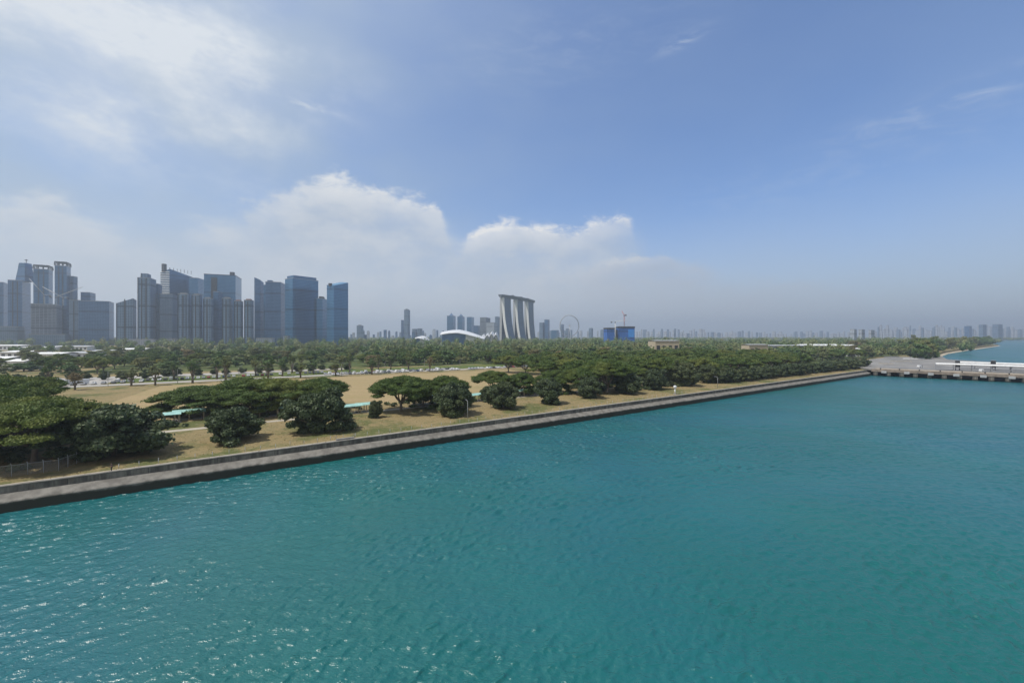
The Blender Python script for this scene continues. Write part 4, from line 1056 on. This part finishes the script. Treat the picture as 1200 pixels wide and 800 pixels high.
# tallest
r, loc, zm = T(188, 199, 226, [319, 315, 321], 1230, 50, 'deep', 'tallest tower with white banded left side and dark roof spike')
b = MB(); p = Vector(loc[0]); q = Vector(loc[1]); d = (q-p).normalized(); nn = Vector((d.y, -d.x))
if nn.dot(-Vector(r.location[:2])) < 0: nn = -nn
for i in range(14):
    b.obox(p.lerp(q, .5)+nn*.8, d, (q-p).length*.48, .7, zm-8-i*5.2-1.8, zm-8-i*5.2)
b.build('white_bands', M['white'], r)
b = MB(); b.obox(p.lerp(q, .4), d, 4.5, 4, zm-8, zt(309, 1230)-G); b.build('roof_spike', M['dark'], r)
b = MB()
for i in range(7):
    c = Vector(loc[1]).lerp(Vector(loc[2]), i/6.5); b.tube([(c.x, c.y, zm-6), (c.x, c.y, zm+4)], .6, 5)
b.build('roof_masts', M['dark'], r)
T(187, 202, 208, 345, 1180, 12, 'grey', 'grey block at the foot of the tallest tower')
T(222, 232, 239, 326, 1260, 20, 'blue', 'blue glass tower right of the tallest tower')
r, loc, zm = T(239, 276, 283, 323, 1240, 10, 'blue', 'wide blue glass tower with flat dark roof band and roof box', roofm='dark')
b = MB(); b.obox(Vector(loc[1]).lerp(Vector(loc[0]), .12)+Vector((-4, 8)), (1, 0), 5, 4, zm+1.4, zm+11); b.build('roof_box', M['dark'], r)
b = MB(); L, C = Vector(loc[0]), Vector(loc[1]); d = (C-L).normalized(); nn = Vector((d.y, -d.x)); nn = nn if nn.dot(-Vector(r.location[:2])) > 0 else -nn
b.obox(L.lerp(C, .32)+nn*2, d, 7, 2, 0, zm*.96); b.build('dark_bay', M['dark'], r)
# front residential slabs
sl = [(208, 223.5, 345, 'first'), (224.5, 237, 346, 'second'), (238, 250, 350, 'third'), (260, 273, 350, 'fourth'), (274, 285, 353, 'fifth'), (286, 297.5, 352, 'sixth')]
for px0, px1, y, lb in sl:
    r, loc, zm = T(px0, px1-3, px1, y, 1120, 12, 'resi', lb+' of the six residential slabs counted from the left', group='row of residential slabs in front of the glass towers', fins=1)
    b = MB(); b.prism([(p[0]*.6, p[1]*.6) for p in loc], zm+1.4, zm+4.5); b.build('roof_house', M['orange'] if px0 > 270 else M['grey'], r)
T(250, 256, 261, 342, 1160, 15, 'deep', 'dark recessed tower between the third and fourth residential slabs')
T(298, 305, 309, [325, 328, 330], 1180, 20, 'slate', 'narrow tower with a top sloping down to the right')
T(307, 313, 316, 334, 1260, 20, 'blue', 'thin pale-edged glass tower behind two slate towers')
r, loc, zm = T(311, 329, 334, 331, 1170, 12, 'slate', 'slate tower with a small step at the top left', roofm='grey')
b = MB(); b.prism([(p[0]*.3-10, p[1]*.3-8) for p in loc], zm+1.4, zm+7); b.build('step', FAC['slate'], r)
r, loc, zm = T(334, 343, 373, 326, 1140, 62, 'blue', 'broad blue glass tower with rounded shoulders and lighter left face')
b = MB(); b.prism([(p[0]*.88, p[1]*.88) for p in loc], zm+1.4, zm+9); b.build('crown', FAC['deep'], r)
b = MB(); C, Rr2 = Vector(loc[1]), Vector(loc[2]); d = (Rr2-C).normalized(); nn = Vector((d.y, -d.x)); nn = nn if nn.dot(-Vector(r.location[:2])) > 0 else -nn
b.obox(C.lerp(Rr2, .52)+nn*.9, d, (Rr2-C).length*.42, .8, 4, zm*.86); b.build('projecting_bay', FAC['deep'], r)
T(371, 378, 383, 350, 1190, 18, 'blue', 'lower blue tower between the two big glass towers', plant_h=6)
r, loc, zm = T(383, 391, 408, [333, 334.5, 329], 1120, 55, 'blue', 'rightmost big tower of blue glass with slanted roof')
b = MB(); p, q = Vector(loc[1]), Vector(loc[0]); b.obox(p.lerp(q, .5), q-p, 4, 3, zt(334, 1120)-G-2, zt(331.5, 1120)-G); b.build('roof_fin', M['dark'], r)
# white-ish low strips at the feet of the skyline
for px0, px1, y, lb in [(147, 183, 398, 'white low podium under the residential tower'), (300, 322, 396.5, 'pale low podium left of the broad glass tower'), (190, 208, 397, 'pale entrance block at the foot of the grey block'), (332, 340, 394, 'small white block at the foot of the broad glass tower')]:
    T(px0, px1-3, px1, y, 1060, 8, 'pale', lb, name='low_block', cat='building')

# construction cranes by the twin towers
def crane(X, Y, z0, h, jib, ang, tilt, label, m='roofgrey'):
    r = empty('tower_crane', (X, Y, z0), ang); tag(r, label, 'crane')
    b = MB()
    for a in (-.9, .9):
        for c in (-.9, .9): b.tube([(a, c, 0), (a, c, h)], .22, 4)
    n = int(h/4)
    for i in range(n):
        sgn = 1 if i % 2 else -1
        b.tube([(-.9*sgn, -.9, i*h/n), (.9*sgn, -.9, (i+1)*h/n)], .14, 4); b.tube([(-.9, .9*sgn, i*h/n), (-.9, -.9*sgn, (i+1)*h/n)], .14, 4)
    b.build('mast', M[m], r)
    c, s_ = math.cos(R(tilt)), math.sin(R(tilt))
    b = MB()
    for o in (-.8, .8): b.tube([(0, o, h), (jib*c, o, h+jib*s_)], .3, 4)
    b.tube([(0, 0, h+2), (jib*c, 0, h+jib*s_+.3)], .3, 4)
    for i in range(int(jib/4)):
        t0, t1 = i*4/jib, (i+1)*4/jib; sg = .8 if i % 2 else -.8
        b.tube([(jib*c*t0, sg, h+jib*s_*t0), (jib*c*t1, -sg, h+jib*s_*t1)], .15, 4)
    b.build('jib', M[m], r)
    b = MB(); b.tube([(0, 0, h+1), (-12, 0, h+1.5)], .5, 5); b.build('counter_jib', M[m], r)
    b = MB(); b.box(-13, -9, -1.4, 1.4, h-2.5, h+1.2); b.build('counterweight', M['dark'], r)
    b = MB(); b.box(-1.4, 1.6, -1.3, 1.3, h-2.5, h+.2); b.build('cab', M['dark'], r)
    return r
def cx_(px, Y): return (px-600)/F*Y
crane(cx_(52, 1115), 1115, zt(358, 1115), zt(346, 1115)-zt(358, 1115), 52, R(200), 55, 'pale crane with a steep jib on the left of the open frame block')
crane(cx_(66, 1115), 1115, zt(358, 1115), zt(348, 1115)-zt(358, 1115), 62, R(20), 28, 'pale crane with jib rising right across the twin towers')
crane(cx_(74, 1118), 1118, zt(358, 1118), zt(349, 1118)-zt(358, 1118), 58, R(185), 30, 'pale crane with jib rising left across the twin towers')

# ------------------------------------------------------------------ three-tower hotel
hotel = empty('curved_hotel', ((584-600)/F*1710, 1710, G)); tag(hotel, 'three curved leaning glass towers carrying one long boat-shaped roof deck', 'hotel')
ax = Vector((103+59, 330)).normalized(); sdv = Vector((ax.y, -ax.x)); O = Vector((585.5/1.0-600, 0))*1710/F; O = Vector(((585.3-600)/F*1712, 1712))
hi_ = Vector((hotel.location.x, hotel.location.y))
def hp(a, s, z): p = O+ax*a+sdv*s-hi_; return (p.x, p.y, z-G)
ZT = 188
for k, a0 in enumerate((4, 128, 246)):
    a1 = a0+62
    n = 18
    zs = [G+(ZT-G)*i/n for i in range(n+1)]
    so = [19+ (26-k*6)*((1-i/n)**2.3) for i in range(n+1)]     # outer face of the curved slab
    si = [max(8.6, q-9.5) for q in so]                  # its inner face; above, the slabs meet
    for nm, L, Rr3 in (('straight_slab', [0-2.0*((1-i/n)**2) for i in range(n+1)], [8.5-2.0*((1-i/n)**2) for i in range(n+1)]), ('curved_slab', si, so)):
        b = MB()
        for i in range(n):
            for fa, mi in ((Rr3, 0), (L, 0)):
                b.face([hp(a0+.5, fa[i], zs[i]), hp(a1-.5, fa[i], zs[i]), hp(a1-.5, fa[i+1], zs[i+1]), hp(a0+.5, fa[i+1], zs[i+1])], [(0, zs[i]), (61, zs[i]), (61, zs[i+1]), (0, zs[i+1])])
        b.build(nm, FAC['hotel'], hotel)
        for aa, e in ((a0, a0), (a1, a1)):
          b = MB()
          for i in range(n):
            if True:
                b.face([hp(aa, L[i]-.3, zs[i]), hp(aa, Rr3[i]+.6, zs[i]), hp(aa, Rr3[i+1]+.6, zs[i+1]), hp(aa, L[i+1]-.3, zs[i+1])])
            q = 2.2 if e == a0 else -2.2
            for sd2, o2 in ((Rr3, .6), (L, -.3)):
                b.face([hp(e, sd2[i]+o2, zs[i]), hp(e+q, sd2[i]+o2, zs[i]), hp(e+q, sd2[i+1]+o2, zs[i+1]), hp(e, sd2[i+1]+o2, zs[i+1])])
          b.build('end_wall', M['white'] if nm == 'curved_slab' else M['roofgrey'], hotel)
# roof deck
def deckring(t, zof, k):
    w = 19*math.sin(math.pi*min(1, max(0, t*.94+.045)))**.45*k; a = -14+t*352; bow = 7*math.sin(math.pi*t)
    return a, 10+bow-w, 10+bow+w
b = MB(); n = 26
def dk(t, k, z): a, l, r_ = deckring(t, 0, k); return hp(a, l, z), hp(a, r_, z)
for i in range(n):
    t0, t1 = i/n, (i+1)/n
    lv = [(.45, ZT), (.85, ZT+4), (1.0, ZT+9), (1.0, ZT+10.5)]
    for (k0, z0), (k1, z1) in zip(lv[:-1], lv[1:]):
        A_, B_ = dk(t0, k0, z0), dk(t1, k0, z0); C_, D_ = dk(t0, k1, z1), dk(t1, k1, z1)
        b.face([A_[0], B_[0], D_[0], C_[0]]); b.face([A_[1], B_[1], D_[1], C_[1]])
    A_, B_ = dk(t0, 1, ZT+10.5), dk(t1, 1, ZT+10.5); b.face([A_[0], A_[1], B_[1], B_[0]])
    A_, B_ = dk(t0, .45, ZT), dk(t1, .45, ZT); b.face([A_[0], A_[1], B_[1], B_[0]])
for t in (0, 1):
    L0 = [dk(t, k, z) for k, z in ((.45, ZT), (.85, ZT+4), (1., ZT+10.5))]; b.face([L0[0][0], L0[1][0], L0[2][0], L0[2][1], L0[1][1], L0[0][1]])
b.build('roof_deck', plain('dark_deck', (.10, .12, .15), .6), hotel)
for t, w in ((.28, 12), (.5, 16), (.72, 12)):
    a, l, r_ = deckring(t, 0, .5); b = MB(); P = [hp(a-w/2, l, 0)[:2], hp(a+w/2, l, 0)[:2], hp(a+w/2, r_, 0)[:2], hp(a-w/2, r_, 0)[:2]]; b.prism(P, ZT+10.6-G, ZT+14.5-G); b.build('deck_pavilion', M['dark'], hotel)

# observation wheel
wy = 2650; wc = Vector((cx_(667.3, wy), wy, 0)); wr = 66; wz = zt(382, wy)+2
r = empty('observation_wheel', (wc.x, wc.y, G)); tag(r, 'thin giant observation wheel right of the three-tower hotel', 'observation wheel')
dirw = Vector((1, .35, 0)).normalized()
def wp(th, rr, o=0): return (dirw.x*rr*math.cos(th)-dirw.y*o, dirw.y*rr*math.cos(th)+dirw.x*o, wz-G+rr*math.sin(th))
b = MB()
for o in (-2.2, 2.2): b.tube([wp(i*2*math.pi/72, wr, o) for i in range(73)], 1.7, 6, caps=False)
b.build('rim', M['grey'], r)
b = MB()
for i in range(28): th = i*2*math.pi/28; b.tube([wp(th, 2), wp(th, wr)], .22, 4)
b.build('spokes', M['white_c'], r)
for i in range(28):
    th = (i+.5)*2*math.pi/28; b = MB(); c = Vector(wp(th, wr+4)); b.tube([c-dirw*3.2, c-dirw*2.4, c+dirw*2.4, c+dirw*3.2], [1.0, 2.0, 2.0, 1.0], 8); b.build('capsule', M['white'], r)
b = MB(); 
for o in (-22, 22): b.tube([wp(0, 0, 0), wp(math.pi*1.5, 0, 0)[:2]+(wz-G,), (-dirw.y*o, dirw.x*o, 0)], 1.4, 6)
b.tube([wp(0, 0, -6), wp(0, 0, 6)], 3, 8); b.build('support_legs', M['white_c'], r)
b = MB(); b.box(-45, 45, -20, 20, 0, 14); b.build('terminal', M['roofgrey'], r)

# ------------------------------------------------------------------ blue wrapped construction site
Y = 1250
site = empty('construction_block', (cx_(726, Y), Y, G)); tag(site, 'unfinished block wrapped in bright blue netting above the trees', 'building')
zz = zt(382, Y)-G; ox = cx_(726, Y)
for a0, a1, top in ((709.5, 719, 384), (723, 741.5, 382.5)):
    b = MB(); b.box(cx_(a0, Y)-ox, cx_(a1, Y)-ox, -20, 25, 0, zt(top, Y)-G-5); b.build('netted_wing', M['blue_net'], site)
    b = MB(); b.box(cx_(a0, Y)-ox-.6, cx_(a1, Y)-ox+.6, -20.6, 25.6, zt(top, Y)-G-5, zt(top, Y)-G); b.build('open_top_floor', M['dark'], site)
b = MB(); b.box(cx_(718.8, Y)-ox, cx_(723.2, Y)-ox, -8, 20, 0, zt(386, Y)-G); b.build('core', M['dark'], site)
b = MB(); b.box(cx_(734, Y)-ox, cx_(741, Y)-ox, -20.9, -20.05, zt(392, Y)-G-8, zt(386, Y)-G); b.build('lighter_net', plain('light_blue_net', (.03, .26, .75), .8), site)
crane(cx_(721, Y-24), Y-24, G, zt(377.5, Y)-G, 34, R(0), 8, 'white-masted crane in front of the blue-netted block', 'white')
crane(cx_(731.5, Y+5), Y+5, zt(382, Y), zt(370, Y)-zt(382, Y)+2, 22, R(100), 40, 'small dark red crane on top of the blue-netted block', 'red')

# conservatories
def shell(px0, px1, ytop, Y, prof, label, glass=.6):
    x0, x1 = cx_(px0, Y), cx_(px1, Y); cx = (x0+x1)/2; hw = (x1-x0)/2; ht = zt(ytop, Y)-G
    r = empty('conservatory', (cx, Y, G)); tag(r, label, 'conservatory')
    nu, nv = 24, 6; D = 60
    hh = lambda u: float(np.interp(u, [p[0] for p in prof], [p[1] for p in prof]))*ht
    def sp(u, v, dz=0):
        w = math.sin(math.pi*(.12+.76*u))**.5
        return (-hw+2*hw*u, (v-.5)*D*w, hh(u)*(.80+.20*math.sin(math.pi*.5*v))+dz)
    b = MB()
    for i in range(nu):
        for j in range(nv):
            b.face([sp(i/nu, j/nv), sp((i+1)/nu, j/nv), sp((i+1)/nu, (j+1)/nv), sp(i/nu, (j+1)/nv)], sm=True)
            b.face([sp(i/nu, j/nv, -1.5), sp(i/nu, (j+1)/nv, -1.5), sp((i+1)/nu, (j+1)/nv, -1.5), sp((i+1)/nu, j/nv, -1.5)], sm=True)
        b.face([sp(i/nu, 0), sp(i/nu, 0, -1.5), sp((i+1)/nu, 0, -1.5), sp((i+1)/nu, 0)])
        b.face([sp(i/nu, 1), sp((i+1)/nu, 1), sp((i+1)/nu, 1, -1.5), sp(i/nu, 1, -1.5)])
    b.build('shell_roof', M['white_c'], r)
    b = MB(); m_ = int(nu*glass)
    for i in range(1, m_):
        p, q = sp(i/nu, .12), sp((i+1)/nu, .12); b.face([(p[0], p[1], 0), (q[0], q[1], 0), (q[0], q[1], q[2]-1.6), (p[0], p[1], p[2]-1.6)], [(p[0], 0), (q[0], 0), (q[0], q[2]), (p[0], p[2])])
    b.build('glass_wall', FAC['slate'], r)
    b = MB()
    for i in range(m_, nu):
        p, q = sp(i/nu, .12), sp((i+1)/nu, .12); b.face([(p[0], p[1], 0), (q[0], q[1], 0), (q[0], q[1], q[2]-1.6), (p[0], p[1], p[2]-1.6)])
    b.build('side_wall', M['white_c'], r)
shell(517, 568, 386, 1180, [(0, .86), (.2, .97), (.4, 1), (.6, .88), (.8, .70), (1, .50)], 'long low white shell-roofed glasshouse left of the three-tower hotel')
for i, (a_, b_, y_, lb) in enumerate([(563, 570, 391, 'leftmost of the small white ribbed vaults at the hotel foot'), (568, 575, 389.5, 'second of the small white ribbed vaults at the hotel foot'), (573, 580, 387.5, 'third of the small white ribbed vaults at the hotel foot'), (578, 585, 388.5, 'rightmost of the small white ribbed vaults at the hotel foot')]):
    shell(a_, b_, y_, 1230+i*6, [(0, .55), (.3, .9), (.5, 1), (.7, .85), (1, .45)], lb, .3)
shell(483, 502, 393.3, 1100, [(0, .6), (.25, .9), (.5, 1), (.75, .9), (1, .6)], 'small pale vaulted roof left of the glasshouse')

# ------------------------------------------------------------------ distant skyline blocks
T(473.5, 478, 480.6, 363, 2300, 15, 'grey', 'slim lone tower standing between skyline and hotel', plant_h=4)
T(470, 472, 474, 375, 2350, 15, 'slate', 'small slab touching the left side of the slim lone tower')
for a0, a1, y, k, lb in [(523.8, 534, 370, 'blue', 'left of the three distant blue towers with pointed top'), (536, 544.5, 371, 'blue', 'middle of the three distant blue towers with pointed top'), (547, 555.5, 371.5, 'blue', 'right of the three distant blue towers, flat topped')]:
    r, loc, zm = T(a0, a1-3, a1, y, 2500, 15, k, lb)
    if a0 < 546: 
        cxl = sum(p[0] for p in loc)/4; cyl = sum(p[1] for p in loc)/4; frust(14, 2, zm+1.4, zm+16, Vector((cxl, cyl, 0)), FAC['slate'], 'pointed_crown', r); b = MB(); b.tube([(cxl, cyl, zm+15), (cxl, cyl, zm+26)], .8, 5); b.build('mast', M['grey'], r)
T(562.5, 570, 576, 372, 2300, 12, 'frame', 'distant squarish block with open grid left of the hotel')
T(570, 579, 583, 378, 2250, 12, 'pale', 'pale lower block just left of the hotel')
T(580, 583, 587, 371, 2600, 12, 'grey', 'distant tower partly hidden by the left hotel tower')
T(555, 560, 563, 381.5, 2400, 12, 'slate', 'small low block right of the three blue towers', cat='building')
T(632, 636, 638, 378, 2700, 15, 'grey', 'distant tower first right of the hotel')
T(638, 642, 644, 374.5, 2700, 15, 'slate', 'taller distant tower second right of the hotel')
T(646, 652, 655, 387, 2600, 15, 'blue', 'low distant blue block left of the observation wheel', cat='building')
T(657, 659, 661, 380, 3000, 15, 'grey', 'slim block seen behind the left rim of the wheel')
T(663, 665, 668, 385, 3000, 15, 'grey', 'small block seen through the wheel')
T(690, 693, 695, 384.5, 2700, 15, 'grey', 'small tower between the wheel and the blue-netted block')
T(418, 423, 426, 381.5, 2300, 12, 'grey', 'squarish distant block right of the slanted glass tower', plant_h=3)
T(483, 487, 489, 385.5, 2500, 12, 'grey', 'distant block right of the slim lone tower')
T(489, 492.5, 495, 385, 2500, 12, 'grey', 'second distant block right of the slim lone tower')
T(996, 1001, 1004, 386, 1500, 14, 'pale', 'left of three pale slab blocks with dark sides', name='slab_block', cat='building', group='three pale slab blocks')
T(1006, 1010, 1013.5, 386.5, 1500, 14, 'pale', 'middle of three pale slab blocks with dark sides', name='slab_block', cat='building', group='three pale slab blocks')
T(1018, 1021, 1025, 387, 1500, 14, 'pale', 'right of three pale slab blocks with dark sides', name='slab_block', cat='building', group='three pale slab blocks')
T(1130, 1136, 1139, 382, 2800, 14, 'slate', 'dark blue tower block above the beach trees at right', cat='building')
T(1147, 1152, 1156, 380.5, 2900, 14, 'grey', 'grey tower pair member right of the dark blue block', cat='building')
T(1163, 1170, 1175, 380, 2900, 14, 'grey', 'broad grey tower block near the right picture edge', cat='building')
# groups of hazy blocks
def blocks(px0, px1, n, ylo, yhi, Y0, Y1, label, group, facs=('pale', 'pale', 'grey')):
    for i in range(n):
        c = px0+(px1-px0)*(i+rnd.uniform(.1, .9))/n; w = rnd.uniform(1.6, 4.6); y = rnd.uniform(ylo, yhi); Y = rnd.uniform(Y0, Y1)
        fp = cornerfoot(c-w/2, c+w*.25, c+w/2, Y, rnd.uniform(8, 30)); cxm = sum(p.x for p in fp)/4; cym = sum(p.y for p in fp)/4
        b = MB(); h = zt(y, Y)-G; b.prism([(p.x-cxm, p.y-cym) for p in fp], 0, h); 
        if rnd.random() < .5: b.prism([((p.x-cxm)*.5, (p.y-cym)*.5) for p in fp], h, h+4)
        o = b.build('apartment_block', FAC[rnd.choice(facs)], None, (cxm, cym, G)); tag(o, label, 'building', group)
blocks(409, 523, 26, 386, 393, 2000, 3200, 'small hazy low block between the slanted glass tower and the glasshouse', 'hazy low blocks left of the glasshouse', ('grey', 'pale', 'slate'))
blocks(628, 708, 14, 386, 392, 3000, 3800, 'small hazy block around the foot of the observation wheel', 'hazy blocks by the wheel', ('grey', 'pale'))
blocks(744, 860, 38, 385, 391, 3600, 4600, 'tiny hazy block between the blue-netted site and the long grey hall', 'hazy blocks right of the blue site')
blocks(860, 996, 34, 387.5, 391.5, 4200, 5200, 'tiny pale block on the horizon above the long grey hall', 'hazy blocks above the long hall')
blocks(1024, 1200, 84, 380.5, 389, 3600, 4800, 'small pale apartment block on the right-hand horizon', 'apartment blocks on the right horizon')

# ------------------------------------------------------------------ haze
b = MB(); b.box(-FAR-500, FAR+500, -1100, FAR+500, -2, 320)
hz = b.build('haze', None); hz.data.materials.clear()
m = bpy.data.materials.new('haze_air'); m.use_nodes = True; m.node_tree.nodes.clear()
N = NT(m.node_tree); out = N.new('ShaderNodeOutputMaterial'); vol = N.new('ShaderNodeVolumePrincipled')
vol.inputs['Color'].default_value = HAZE_COLOR; vol.inputs['Density'].default_value = HAZE_DENSITY; vol.inputs['Anisotropy'].default_value = .3
N.l.new(vol.outputs[0], out.inputs['Volume']); hz.data.materials.append(m); tag(hz, 'thin blue-grey air haze over the whole view', 'haze', None, 'stuff')
# prototypes that were never placed
dead = [o for o in COL.objects if o.parent is None and o.type == 'EMPTY' and 'label' not in o]
for o in [c for d in dead for c in d.children]+dead: bpy.data.objects.remove(o)
